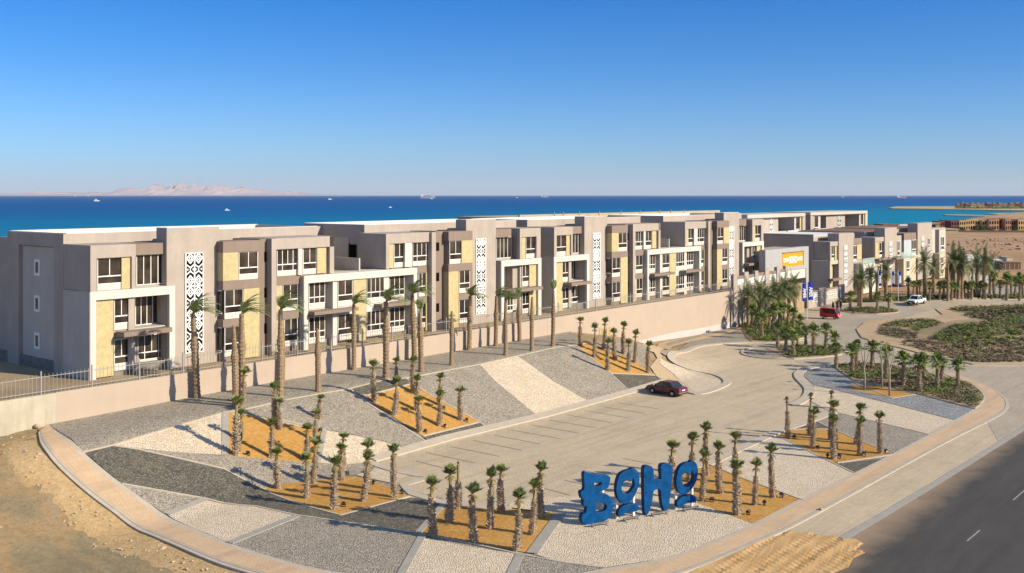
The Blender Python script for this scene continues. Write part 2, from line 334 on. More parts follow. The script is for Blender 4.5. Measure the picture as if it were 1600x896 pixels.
# ------------------------------------------------------------------ terrain sheet
def inpoly(x,y,P):
    c=False; j=len(P)-1
    for i in range(len(P)):
        if (P[i][1]>y)!=(P[j][1]>y) and x<(P[j][0]-P[i][0])*(y-P[i][1])/(P[j][1]-P[i][1])+P[i][0]: c=not c
        j=i
    return c
OUT_PX=[(60,676),(63.6,703),(100,740),(150.6,783),(187,807),(261,847),(335,880.5),(400,900),(500,925),(700,955),(900,945),(1020,912),(1067,896),(1094,887),(1207.5,838.7)]
IN_PX=[(75,664),(100,684),(130.5,708),(158,732),(187.4,755),(261,805),(358,850),(400,864),(500,893),(700,920),(850,908),(944,889),(1050,873),(1177,820)]
def W(P,dz=0): return [G(x,y) for x,y in P]
OUT_W=W(OUT_PX)
DIRT=[(p[0],p[1]) for p in OUT_W]+[(60,20),(-120,20),(-120,100),(-42,74)]
DIRT[0]=(OUT_W[0][0]-1.5,OUT_W[0][1]+1.5)
def axis(segs):
    out=[]
    for a,b,st in segs:
        n=max(1,round((b-a)/st)); out+=[a+(b-a)*i/n for i in range(n)]
    out.append(segs[-1][1]); return out
def terrain():
    xs=axis([(-3000,-600,240),(-600,-100,40),(-100,-60,5),(-60,110,1.0),(110,180,2.5),(180,620,7),(620,1000,40),(1000,3000,250)])
    ys=axis([(-400,-20,60),(-20,30,5),(30,185,1.0),(185,260,2.5),(260,700,7),(700,1500,14),(1500,4200,180)])
    vs=[];nx=len(xs)
    for Y in ys:
        for X in xs:
            z=h(X,Y)-.09
            if -100<X<60 and Y<110 and inpoly(X,Y,DIRT):
                z-=.17
                z+=.16*noise.noise((X*.35,Y*.35,0))+.22*noise.noise(((X*.76+Y*.65)*.9,(Y*.76-X*.65)*.07,7))+.10*noise.noise((X*1.1,Y*1.1,3))
            vs.append((X,Y,z))
    fs=[(j*nx+i,j*nx+i+1,(j+1)*nx+i+1,(j+1)*nx+i) for j in range(len(ys)-1) for i in range(nx-1)]
    mb=MB().mat('desert'); mb.add(vs,fs); return tag(mb.build('ground',smooth=True),kind='structure')
terrain()
def drape(P,step=1.0):                          # world outline -> triangulated patch lying on the terrain
    out=[]
    for i in range(len(P)):
        a=Vector(P[i][:2]); c=Vector(P[(i+1)%len(P)][:2]); n=max(1,int((c-a).length/step))
        out+=[a+(c-a)*k/n for k in range(n)]
    xs=[p.x for p in out]; ys=[p.y for p in out]; pts=list(out); ed=[(i,(i+1)%len(out)) for i in range(len(out))]
    pp=[(p.x,p.y) for p in out]
    x=math.floor(min(xs))+.5
    while x<max(xs):
        y=math.floor(min(ys))+.5
        while y<max(ys):
            if inpoly(x,y,pp): pts.append(Vector((x,y)))
            y+=step
        x+=step
    v,e,f,_,_,_=delaunay_2d_cdt(pts,ed,[],1,1e-4)
    f=[q for q in f if inpoly(sum(v[i].x for i in q)/len(q),sum(v[i].y for i in q)/len(q),pp)]
    return v,f,out
def zone(name,px,mat,dz=.03,skirt=0,kind='structure',mb=None,world=False,step=1.0,zf=None):
    P=px if world else W(px)
    v,f,out=drape(P,step)
    m=mb or MB(); m.mat(mat); z=lambda p:h(p[0],p[1])+dz+(zf(p[0],p[1]) if zf else 0)
    m.add([(p[0],p[1],z(p)) for p in v],[q if ((v[q[1]]-v[q[0]]).cross(v[q[2]]-v[q[0]]))>0 else q[::-1] for q in f])
    if skirt:
        n=len(out); m.mat('kerb_stone'); m.add([(p[0],p[1],z(p)) for p in out]+[(p[0],p[1],z(p)-skirt) for p in out],[(i,(i+1)%n,n+(i+1)%n,n+i) for i in range(n)])
    if mb: return
    return tag(m.build(name),kind=kind)
def resample(P,n):
    P=[Vector(p[:2]) for p in P]; L=[0]
    for a,c in zip(P,P[1:]): L.append(L[-1]+(c-a).length)
    out=[];j=0
    for i in range(n+1):
        t=L[-1]*i/n
        while j<len(P)-2 and L[j+1]<t: j+=1
        out.append(P[j]+(P[j+1]-P[j])*((t-L[j])/max(1e-9,L[j+1]-L[j])))
    return out
def smooth_line(P,it=2):
    P=[Vector(p[:2]) for p in P]
    for _ in range(it):
        Q=[P[0]]
        for a,c in zip(P,P[1:]): Q+=[a*.75+c*.25,a*.25+c*.75]
        P=Q+[P[-1]]
    return P
def ribbon(mb,A,B,dz,skirt,mat,t0=0,t1=1):
    n=len(A); L=[A[i]+(B[i]-A[i])*t0 for i in range(n)]; R=[A[i]+(B[i]-A[i])*t1 for i in range(n)]
    z=lambda p:h(p.x,p.y)+dz; mb.mat(mat)
    vs=[(p.x,p.y,z(p)) for p in L]+[(p.x,p.y,z(p)) for p in R]
    fs=[(i,i+1,n+i+1,n+i) for i in range(n-1)]
    # orient upward
    a=Vector(vs[1])-Vector(vs[0]); c=Vector(vs[n])-Vector(vs[0])
    if a.cross(c).z<0: fs=[q[::-1] for q in fs]
    mb.add(vs,fs)
    if skirt:
        for Q in (L,R):
            m2=[(p.x,p.y,z(p)) for p in Q]+[(p.x,p.y,z(p)-skirt) for p in Q]
            mb.add(m2,[(i,i+1,n+i+1,n+i) for i in range(n-1)])
def strip(mb,px,width,dz,skirt,mat,world=False,curve=0):
    P=[Vector(p[:2]) for p in (px if world else W(px))]
    if curve: P=smooth_line(P,curve)
    L=sum((c-a).length for a,c in zip(P,P[1:])); P2=[]
    for a,c in zip(P,P[1:]):
        n=max(1,int((c-a).length/1.0)); P2+=[a+(c-a)*k/n for k in range(n)]
    P2.append(P[-1]); A=[];B=[]
    for i,p in enumerate(P2):
        t=(P2[min(i+1,len(P2)-1)]-P2[max(0,i-1)]).normalized(); nn=Vector((-t.y,t.x))*width/2
        A.append(p-nn);B.append(p+nn)
    ribbon(mb,A,B,dz,skirt,mat)
# ------------------------------------------------------------------ paving, beds and edgings
zone('paved_yard',[(575,722),(700,688),(850,652),(984,613),(1040,597),(1062,585),(1051,566),(1053,552),(1080,541),(1130,535),(1152,520),(1160,507),(1186,478),(1200,463),(1290,458),(1400,470),(1600,466),(1750,466),(1750,620),(1600,667),(1461,753),(1314,842),(1225,832),(1150,860),(1000,895),(850,880),(760,850),(690,820),(640,775),(625,755),(590,742)],'pavers_grey',0.0)
zone('drive_paving',[(1500,596),(1560,575),(1600,572),(1750,577),(1750,590),(1600,667),(1560,690),(1540,655),(1580,630)],'pavers_blue',.012)
def sandz(x,y):
    u=x*ed.x+y*ed.y; v=x*ed.y-y*ed.x+.12*math.sin(u*.25)
    z=.03*noise.noise((u*.25,v*1.6,0))+.012*noise.noise((x*1.5,y*1.5,4))
    for t in (.0,1.6,3.1,4.7,6.0,7.5):
        q=abs((v-c_s-t)); z-=.05*math.exp(-(q/.14)**2)*(1+.3*math.sin(u*9))-.035*math.exp(-((q-.3)/.12)**2)
    return z
c_s=(lambda g:g[0]*ed.y-g[1]*ed.x)(G(1140,885))
ash=[(1268,915),(1345,857),(1400,813),(1461,766),(1600,668),(1750,560),(2300,560),(2300,1500),(1268,1500)]
zone('asphalt_road',[(1225,930),(1318,846),(1456,755),(1600,665),(1800,560),(2200,600),(1900,1300),(1300,1300)],'asphalt',.02)
zone('sand_drift',[(860,1010),(1020,925),(1094,888),(1207,839.5),(1222,835),(1236,829),(1250,834),(1266,832),(1284,839),(1300,837),(1318,843),(1336,843),(1349,850),(1340,858),(1352,865),(1333,874),(1326,888),(1304,896),(1296,915),(1290,960),(1250,1060),(1000,1120)],'tracked_sand',.05,step=.3,zf=sandz)
zone('gate_road',[(1160,538),(1262,532),(1260,505),(1240,480),(1200,464),(1290,459),(1400,471),(1600,467),(1750,467),(1750,480),(1540,478),(1465,482),(1340,515),(1346,530),(1400,548),(1500,571),(1600,574),(1500,596),(1300,572),(1260,575),(1240,562)],'pavers_blue',.009)
mb=MB()
strip(mb,[(1316,843),(1461,756),(1600,669.5),(1760,580)],.55,.03,.1,'kerb_grey')
tag(mb.build('road_kerb'),kind='structure')
mb=MB()
for a,c in [((1511,846),(1531,829)),((1583,782),(1606,762)),((1660,716),(1680,698))]: strip(mb,[a,c],.10,.026,0,'line_white')
tag(mb.build('lane_markings'),kind='structure')
# brick footpath with concrete bands
fi=smooth_line(W(IN_PX+[(1248,781),(1335,740),(1396,709),(1451,680),(1494,656),(1526,637),(1538,624),(1535,614),(1523,604),(1501,595),(1470,583)]),2)
fo=smooth_line(W(OUT_PX+[(1231,828.6),(1308,787),(1401,735),(1501,680),(1565,650),(1579,636),(1572,621),(1545,603),(1508,589),(1475,577)]),2)
n=260; A=resample(fi,n); B=resample(fo,n)
# pair each inner point with its nearest outer point
Bn=[min(B,key=lambda q:(q-p).length) for p in A]
Bs=[(Bn[max(0,i-2)]+Bn[max(0,i-1)]+Bn[i]+Bn[min(n,i+1)]+Bn[min(n,i+2)])/5 for i in range(n+1)]
mb=MB(); ribbon(mb,A,Bs,.05,.75,'kerb_stone'); tag(mb.build('footpath_kerb'),kind='structure')
mb=MB(); ribbon(mb,A,Bs,.058,0,'pavers_pink',.17,.80); tag(mb.build('footpath'),kind='structure')
mb=MB().mat('loose_sand'); NR=7; vs=[]
for i in range(n+1):
    o_=(Bs[i]-A[i]).normalized()
    for k in range(NR):
        d_=-.15+k*.55; q=Bs[i]+o_*d_; t_=k/(NR-1)
        vs.append((q.x,q.y,h(q.x,q.y)-.08-.30*t_*t_-(.25 if k==NR-1 else 0)+(.07*noise.noise((q.x*1.3,q.y*1.3,2))+.10*noise.noise((q.x*.4,q.y*.4,5)) if k else 0)*(1 if 0<k else 0)))
e_=int(n*.62)
mb.add(vs,[(i*NR+k,i*NR+k+1,(i+1)*NR+k+1,(i+1)*NR+k) for i in range(e_) for k in range(NR-1)]); tag(mb.build('sand_bank',smooth=True),kind='structure')
mb=MB(); ribbon(mb,A,Bs,.064,0,'line_dark',.875,.89); tag(mb.build('footpath_joint'),kind='structure')
# gravel beds
zone('gravel_base',[(60,670)]+[(x-20,y+15) for x,y in IN_PX[1:10]]+[(850,915),(944,895),(1052,880),(1180,826),(1225,800),(1000,770),(830,790),(700,780),(640,765),(600,735),(600,710)]+[(700,687),(850,650),(984,612),(900,560),(860,546),(750,572),(641,594),(547,608),(400,620),(250,640),(120,660)],'gravel_grey',-.005)
zone('gravel_base',[(1255,600),(1300,575),(1540,616),(1523,645),(1180,826),(1110,745),(1250,660),(1300,646)],'gravel_grey',.02)
crest=[(129,708),(177,696.5),(214,685),(258,672),(351,645),(390,639),(450,625),(547,608)]
topw=[(74,663)]
for px in range(90,1000,30):
    s=spx(px,.02); topw.append(xy(s,.02))
def T(px): return xy(spx(px,.02),.02)
zone('grey_gravel_terrace',[G(75,664)[:2]]+[T(x) for x in range(92,905,20)]+[G(x,y)[:2] for x,y in [(905,541),(870,543),(808,557),(750,570),(641,592),(634,592),(597,595),(547,608),(450,625),(390,639),(351,645),(258,672),(177,697),(129,708)]],'gravel_grey',.03,world=True)
Z=[('white_gravel_bed',[(177,697),(214,685),(258,672),(351,646),(352,712),(300,709),(258,706)],'gravel_white'),
('grey_gravel_bed',[(390,639),(450,625),(544,608.5),(564,623.6),(673,694),(644,701),(598,690),(551,680),(497,670),(440,657),(356,644)],'gravel_grey'),
('white_gravel_bed',[(505,672),(551,680.5),(598,690.5),(631,700.6),(600,714),(581,722),(537,727),(497,724)],'gravel_white'),
('orange_sand_bed',[(352,645),(400,651),(477,669),(507,672.5),(497,725),(420,718),(350,713)],'orange_sand'),
('dark_gravel_bed',[(547.5,607.5),(597.7,595),(634.5,592),(641,601),(574,618.6),(561,617)],'gravel_dark'),
('orange_sand_bed',[(574,618.6),(641,601),(664.6,613.6),(750,660.4),(661,682.5),(584,632)],'orange_sand'),
('dark_gravel_bed',[(661,682.5),(750,660.4),(762,671),(673,694.5)],'gravel_dark'),
('grey_gravel_bed',[(641,592),(750,570),(774,596),(843,651),(762,671),(750,660),(664.6,613.6)],'gravel_grey'),
('white_gravel_bed',[(750,570),(808,557),(864,596),(924,629),(843,651),(774,596)],'gravel_white'),
('grey_gravel_bed',[(808,557),(870,543),(899,540),(954,584),(986,612),(924,629),(864,596)],'gravel_grey'),
('orange_sand_bed',[(899,540),(914,537.7),(950,549),(984,560),(1024,587),(954,584)],'orange_sand'),
('dark_gravel_bed',[(954,584),(1024,587),(1036,595),(986,612.5)],'gravel_dark'),
('grey_gravel_bed',[(914,537),(980,534),(1012,541),(1014,552),(1003,563),(1018,580),(984,560),(950,549)],'gravel_grey'),
('grey_gravel_bed',[(1031,551),(1080,533),(1156,517),(1172,535),(1130,537.5),(1085,543),(1051,556),(1040,556)],'gravel_grey'),
('grey_gravel_bed',[(1040,537),(1100,521),(1150,511),(1157,513),(1100,525),(1044,541)],'gravel_grey'),
('white_gravel_bed',[(1031,560),(1044,567),(1064,574),(1124,594),(1128,601),(1098,616),(1078,614),(1069,599),(1052,584),(1032,570)],'gravel_white'),
('dark_gravel_bed',[(132,708),(177,697.5),(214,703),(350,734),(410,764),(470,789),(532,806),(624,781),(671,777),(691,789),(653,834),(560,820),(464,806),(400,791),(321,780),(191,757)],'gravel_dark'),
('grey_gravel_bed',[(207,701),(258,706),(350,713),(420,718),(497,725),(537,727),(581,722),(584,735),(560,742),(497,751),(450,756),(410,764),(350,734),(280,718)],'gravel_grey'),
('white_gravel_bed',[(551,741),(584,733),(636,743),(615,756),(570,747)],'gravel_white'),
('orange_sand_bed',[(410,764),(450,756),(497,751),(540,745),(575,748),(640,776),(624,781),(532,806),(470,789)],'orange_sand'),
('grey_gravel_bed',[(192,758),(321,781),(258,804),(221,778)],'gravel_grey'),
('white_gravel_bed',[(321,782),(400,792.5),(464,807),(358,849),(261,805)],'gravel_white'),
('grey_gravel_bed',[(465,807),(560,820.5),(661,836),(615,925),(500,893),(400,864),(358,850)],'gravel_grey'),
('white_gravel_bed',[(664,842),(740,856),(812,867),(785,920),(700,920),(612,922)],'gravel_white'),
('grey_gravel_bed',[(814,868),(880,880),(941,888),(850,910),(788,922)],'gravel_grey'),
('grey_gravel_bed',[(641,768),(690,778),(700,788),(691,789),(665,780)],'gravel_grey'),
('orange_sand_bed',[(656,831),(693.5,790),(760,797),(800,794),(876,804),(831,866),(740,850)],'orange_sand'),
('white_gravel_bed',[(790,794),(800,786),(850,779),(930,775),(1001,760),(1037,757),(1090,787),(1177,819.5),(1050,872),(944,888),(880,880),(834,867),(876,804),(830,800)],'gravel_white'),
('orange_sand_bed',[(1037,757),(1060,738),(1110,727),(1157,747),(1254,782),(1215,803),(1177,819),(1090,787)],'orange_sand'),
('white_gravel_bed',[(1110,727),(1150,708),(1195,686),(1214,681),(1291,719),(1335,740),(1254,782),(1157,747)],'gravel_white'),
('orange_sand_bed',[(1214,681),(1236,673),(1270,671),(1300,672),(1396,711),(1308,724),(1291,719)],'orange_sand'),
('dark_gravel_bed',[(1308,725),(1380,717.5),(1335,739)],'gravel_dark'),
('dark_gravel_bed',[(1238,672),(1278,660),(1300,671),(1270,670.5)],'gravel_dark'),
('grey_gravel_bed',[(1278,659),(1300,650),(1312,647),(1450,680),(1397,709),(1300,671)],'gravel_grey'),
('white_gravel_bed',[(1268,612),(1273,603),(1300,609),(1400,634),(1491,657.5),(1451,679),(1312,646),(1290,640),(1262,625)],'gravel_white'),
('blue_gravel_bed',[(1257,589),(1258,580),(1267,576),(1300,573),(1330,597),(1324,609),(1394,623),(1430,617.5),(1523,640.5),(1492,657),(1400,633),(1300,608),(1273,602)],'gravel_blue'),
('orange_sand_bed',[(1324,609),(1340,603),(1368,602),(1430,617),(1394,622.5)],'orange_sand'),
('planted_bed',[(1300,572),(1340,568),(1385,570),(1440,582),(1490,592),(1520,604),(1534,617),(1537,627),(1524,640),(1441,618),(1370,601),(1332,594)],'bed_soil'),
('planted_bed',[(1157,507),(1180,500),(1230,500),(1260,510),(1262,527),(1240,533),(1200,536),(1176,535),(1166,527)],'bed_soil'),
('planted_bed',[(1196,545),(1240,541),(1290,541),(1322,548),(1318,553),(1290,558),(1240,561),(1228,558)],'bed_soil'),
('grey_gravel_bed',[(1160,549),(1180,545),(1200,545),(1228,557),(1200,560),(1172,556)],'gravel_grey'),
('planted_bed',[(1316,484),(1345,480.5),(1380,481),(1405,486),(1403,489),(1370,491.5),(1335,490.5),(1318,487.5)],'bed_soil'),
('planted_bed',[(1310,476),(1330,474),(1400,472.5),(1470,470),(1600,468),(1750,466),(1750,459),(1600,461),(1500,461),(1440,463),(1370,466),(1310,470)],'bed_soil'),
]
for nm,P,mt in Z:
    raised=nm=='planted_bed'
    zone(nm,P,mt,.045 if not raised else .12,.2 if raised else 0)
# right hand planted mounds: a broad tan margin and the soil
RM=[(1346,528),(1338,515),(1350,505),(1400,498),(1460,498),(1473,492),(1466,487),(1462,483),(1480,480),(1540,478),(1750,473),(1750,572),(1600,571),(1520,570),(1450,556),(1410,545),(1370,537)]
zone('roundabout_margin',RM,'tan_path',.13,.2)
zone('mound_soil',[(1372,513),(1378,508),(1430,504),(1475,506),(1530,494),(1490,488),(1484,484),(1560,480),(1750,476),(1750,562),(1600,562),(1530,565),(1500,562),(1450,549),(1412,541),(1415,531),(1375,523)],'bed_soil',.17)
zone('tan_path',[(1034,594),(1022,583),(1016,573),(1027,560),(1022,551),(1000,544),(1030,537),(1100,522),(1157,511),(1160,515),(1100,530),(1050,543),(1031,551),(1035,557),(1031,570),(1051,584),(1069,599),(1060,605)],'tan_path',.04)
zone('side_road',[(1528,463),(1515,455),(1530,449),(1600,446),(1750,444),(1750,458),(1600,462)],'kerb_grey',.05)
# edgings
mb=MB(); E_=.08
for P in [crest+[(597.7,595),(634.5,591.5),(750,570),(808,557),(870,543),(899,540)],
 [(177,697),(214,702.5),(350,733.5),(410,764)],[(547,608),(564,623.6),(673,694.5)],[(574,618.6),(641,601)],[(634.5,592),(664.6,613.6),(750,660.4),(762,671)],[(661,682.5),(750,660.4)],[(574,618.6),(561,617)],
 [(899,540),(954,584),(986,612.5)],[(954,584),(1024,587)],[(984,560),(1024,587),(1037,595)],[(899,540),(914,537)],
 [(191,757),(321,780),(400,792),(464,806),(560,820),(653,834),(740,851),(812,867),(880,880),(941,888)],[(410,764),(470,789),(532,806),(624,781),(640,776)],
 [(1090,787),(1037,757)],[(1110,727),(1157,747),(1254,782)],[(1214,681),(1291,719),(1335,740)],[(1308,724),(1396,711)],[(1300,671),(1396,711)],[(1278,660),(1300,671)],[(1238,672),(1270,670.5),(1300,671)],
 [(1324,609),(1394,623),(1430,617),(1368,602)],[(1394,622.5),(1330,597)],[(1441,618),(1524,640)],[(1228,557.5),(1196,545)],[(497,724),(507,672)],[(351,646),(352,712)],[(440,657),(507,672)],[(477,669),(356,644)]]:
    strip(mb,P,.16,E_,.2,'kerb_stone')
tag(mb.build('bed_edging'),kind='structure')
mb=MB()
for P,wd in [([(321,781),(261,805)],.5),([(464,807),(358,850)],.6),([(661,836),(612,925)],.5),([(813,867),(786,922)],.5),([(653,834),(693,789)],.45),([(876,804),(831,866)],.7),([(352,646),(352,712)],.5),([(497,725),(507,672)],.4)]:
    strip(mb,P,wd,.085,.15,'kerb_grey')
tag(mb.build('bed_divider'),kind='structure')
mb=MB()   # yard kerb bands
strip(mb,[(581,719),(700,685),(850,649.5),(984,612.5),(1040,596)],1.0,.10,.2,'kerb_stone')
strip(mb,[(579,722),(620,737),(671,746),(631,758),(645,772),(693,786),(757,793),(800,795)],.7,.05,.15,'kerb_stone')
strip(mb,[(1000,760),(1060,736),(1112,724),(1150,705),(1214,676),(1241,667),(1270,657),(1302,645)],.9,.10,.2,'kerb_stone')
strip(mb,[(1238,634),(1270,636),(1300,639)],.25,.12,.2,'kerb_grey')
strip(mb,[(1064,598),(1080,616),(1100,615.5),(1132,603),(1138,597),(1131,590),(1111,583),(1067,573.5),(1049,564),(1048,554),(1077,543.5),(1128,537),(1172,535.5),(1208,536),(1262,531)],.9,.11,.2,'kerb_stone',curve=2)
strip(mb,[(1240,634),(1262,622),(1266,611),(1262,604),(1249,592),(1247,584),(1256,577.5),(1272,574),(1300,571),(1340,567),(1390,569)],1.1,.12,.2,'kerb_stone',curve=2)
strip(mb,[(1196,545),(1166,545),(1157,551),(1166,557),(1200,561),(1240,562)],.3,.13,.2,'kerb_stone',curve=2)
strip(mb,[(1240,562),(1290,559),(1321,553),(1323,548),(1290,540),(1240,540)],.3,.13,.2,'kerb_stone',curve=2)
tag(mb.build('yard_kerb'),kind='structure')
mb=MB()
strip(mb,[(676,745),(744,726),(817,704),(877.6,686),(960,661),(1050,634.5),(1110,617)],.28,.012,0,'kerb_stone')
strip(mb,[(840,765),(911,738),(973,716.5),(1051,690.5),(1158,651),(1250,620.7)],.28,.012,0,'kerb_stone')
K=lambda x,y:(650+x/2.9875,596+y/2.9875)
for a,c in [((0,372),(130,405)),((50,332),(280,382)),((165,305),(390,350)),((265,275),(495,322)),((360,250),(580,292)),((445,227),(678,268)),((540,203),(763,242)),((620,180),(840,217)),((700,155),(915,193)),((785,135),(1000,172)),((870,118),(1070,150)),((945,100),(1130,128)),((965,360),(1100,385)),((780,415),(890,440)),((690,460),(810,488)),((600,500),(720,532))]:
    strip(mb,[K(*a),K(*c)],.11,.014,0,'line_dark')
tag(mb.build('parking_lines'),kind='structure')
# building pad behind the wall
mb=MB().mat('plinth_stone')
P=[xy(-90,-.2),xy(138,-.2),xy(138,-18),xy(250,-24),xy(250,-110),xy(-90,-110)]
mb=MB().mat('bed_soil'); mb.prism([(x,y) for x,y in P],-9,5.2); tag(mb.build('building_platform'),kind='structure')  # darker soil colour also stands in for the shade along the plinth
mb=MB().mat('bed_soil'); a=xy(-60,-.3); mb.prism([xy(-60,-.3),xy(138,-.3),xy(138,-5.4),xy(-60,-5.4)],5.0,5.206); tag(mb.build('soil_strip'),kind='structure')
# ------------------------------------------------------------------ boundary wall and fence
def wall_obj(name,label,s0,s1,ztop,mat,w0=-.25,w1=0.0,zb=-1,cat='wall'):
    o=empty(name,(*xy(s0,0),0),WALLA,label,cat)
    mb=MB().mat(mat).box(0,s1-s0,-w1,-w0,zb,ztop); mb.build('wall_body',o); return o
S1=spx(87,0); S2=spx(1146,0)
ow=wall_obj('retaining_wall','long pink plastered retaining wall below the iron fence and the apartments',S1,S2,5.8,'wall_pink')
mb=MB().mat('undercoat')
a0=spx(985,0)-S1; a1=spx(1146,0)-S1
n=20
for i in range(n):
    x0=a0+(a1-a0)*i/n; x1=a0+(a1-a0)*(i+1)/n; X,Y=xy(S1+x0,.1); zz=h(X,Y)
    mb.box(x0,x1,-.006,.02,zz-.3,.25+zz+.6*min(1,(i+1)/9))
mb.box(spx(876,0)-S1,spx(905,0)-S1,-.006,.02,2.0,3.35)
mb.build('undercoat_strip',ow,'white undercoat strip along the wall foot')
mb=MB().mat('gate_beige'); g0=spx(936,0)-S1; g1=spx(955,0)-S1; mb.box(g0,g1,-.05,.02,.6,3.5)
for k in range(9): x=g0+(g1-g0)*(k+.5)/9; mb.box(x-.03,x+.03,-.09,-.05,.7,3.45)
gt=mb.build('service_door',ow); mb=MB().mat('iron_dark').box(g1-.35,g1-.2,-.14,-.09,1.9,2.05); mb.build('handle',gt)
cw=wall_obj('concrete_wall','raw stained concrete stretch of wall at the left edge, before the pink plaster',-30,S1-.004,5.77,'wall_concrete',-.28,.02)
# iron fence standing on the wall
f=empty('iron_fence',(*xy(-30,-.12),5.77),WALLA,'long pale iron bar fence standing on the retaining wall','fence')
L=S2+30; ps=4.1; n=int(L/ps)
mb=MB().mat('iron').box(0,L,-.02,.02,.22,.27).box(0,L,-.02,.02,1.32,1.37); mb.build('rail',f)
mb=MB().mat('iron'); x=.2
while x<L:
    if x<spx(875,0)+30 or int(x/.32)%12<3 or True: mb.box(x-.013,x+.013,-.013,.013,.05,1.55)
    x+=.32
mb.build('bar_panel',f)
for i in range(n+1):
    mb=MB().mat('iron').box(i*ps-.045,i*ps+.045,-.045,.045,0.0,1.8); mb.build('post',f)
# ------------------------------------------------------------------ apartments
def bars(mb,x0,x1,y,z0,z1,cols,trans,t=.055,d=.07):
    mb.mat('frame_white')
    mb.box(x0,x1,y-d,y,z0,z0+t*1.3); mb.box(x0,x1,y-d,y,z1-t,z1)
    mb.box(x0,x0+t,y-d,y,z0+t*1.3,z1-t); mb.box(x1-t,x1,y-d,y,z0+t*1.3,z1-t)
    zt=z0+(z1-z0)*.30 if trans else None
    if zt: mb.box(x0+t,x1-t,y-d-.01,y,zt-t*.9,zt+t*.9)
    for k in range(1,cols):
        x=x0+(x1-x0)*k/cols; mb.box(x-t*.6,x+t*.6,y-d+.008,y,(zt or z0)+t,z1-t*1.01)
    if zt and cols>2:
        for k in (1,cols-1):
            x=x0+(x1-x0)*k/cols; mb.box(x-t*.6,x+t*.6,y-d+.008,y,z0+t,zt-t)
def lattice(mb,x0,x1,y,z0,z1,rows,cols=2,d=.08):
    mb.mat('dark_opening').box(x0+.02,x1-.02,y+.0,y+.03,z0+.02,z1-.02); mb.mat('lattice_white')
    def bar(ax,az,bx,bz,tt,dd):
        v=Vector((bx-ax,0,bz-az)).normalized(); q=Vector((-v.z,0,v.x))*tt/2; e=v*tt*.3
        c=[(ax-q.x-e.x,az-q.z-e.z),(bx-q.x+e.x,bz-q.z+e.z),(bx+q.x+e.x,bz+q.z+e.z),(ax+q.x-e.x,az+q.z-e.z)]
        vs=[(x,y-d-dd,z) for x,z in c]+[(x,y-.002,z) for x,z in c]
        mb.add(vs,[(0,1,2,3),(4,7,6,5),(0,4,5,1),(1,5,6,2),(2,6,7,3),(3,7,4,0)])
    mb.box(x0,x0+.11,y-d-.02,y,z0,z1); mb.box(x1-.11,x1,y-d-.02,y,z0,z1)
    H=(z1-z0)/rows
    for z in (z0,z0+(z1-z0)/3,z0+(z1-z0)*2/3,z1): mb.box(x0+.11,x1-.11,y-d-.012,y,max(z0,z-.08),min(z1,z+.08))
    cw=(x1-x0-.22)/cols
    for c in range(1,cols): x=x0+.11+cw*c; mb.box(x-.07,x+.07,y-d-.016,y,z0,z1)
    for r in range(rows):
        for c in range(cols):
            cx=x0+.11+cw*(c+.5); cz=z0+H*(r+.5); a=cw*.46; b_=H*.46; k=.004*((r+c)%2)
            P=[(cx,cz+b_*.95),(cx+a*.95,cz),(cx,cz-b_*.95),(cx-a*.95,cz)]
            if r%3!=1:
                for i in range(4): bar(*P[i],*P[(i+1)%4],.13,k+.001*i)
                P=[(cx,cz+b_*.38),(cx+a*.38,cz),(cx,cz-b_*.38),(cx-a*.38,cz)]
                for i in range(4): bar(*P[i],*P[(i+1)%4],.07,k+.001*i+.006)
            else:
                for sz in (-1,1):
                    bar(cx-a,cz+sz*b_*.95,cx,cz+sz*b_*.35,.11,k); bar(cx,cz+sz*b_*.35,cx+a,cz+sz*b_*.95,.11,k+.001)
                bar(cx,cz-b_*.5,cx,cz+b_*.5,.10,k+.004); bar(cx-a*.7,cz-b_*.15,cx-a*.7,cz+b_*.15,.09,k+.002); bar(cx+a*.7,cz-b_*.15,cx+a*.7,cz+b_*.15,.09,k+.002)
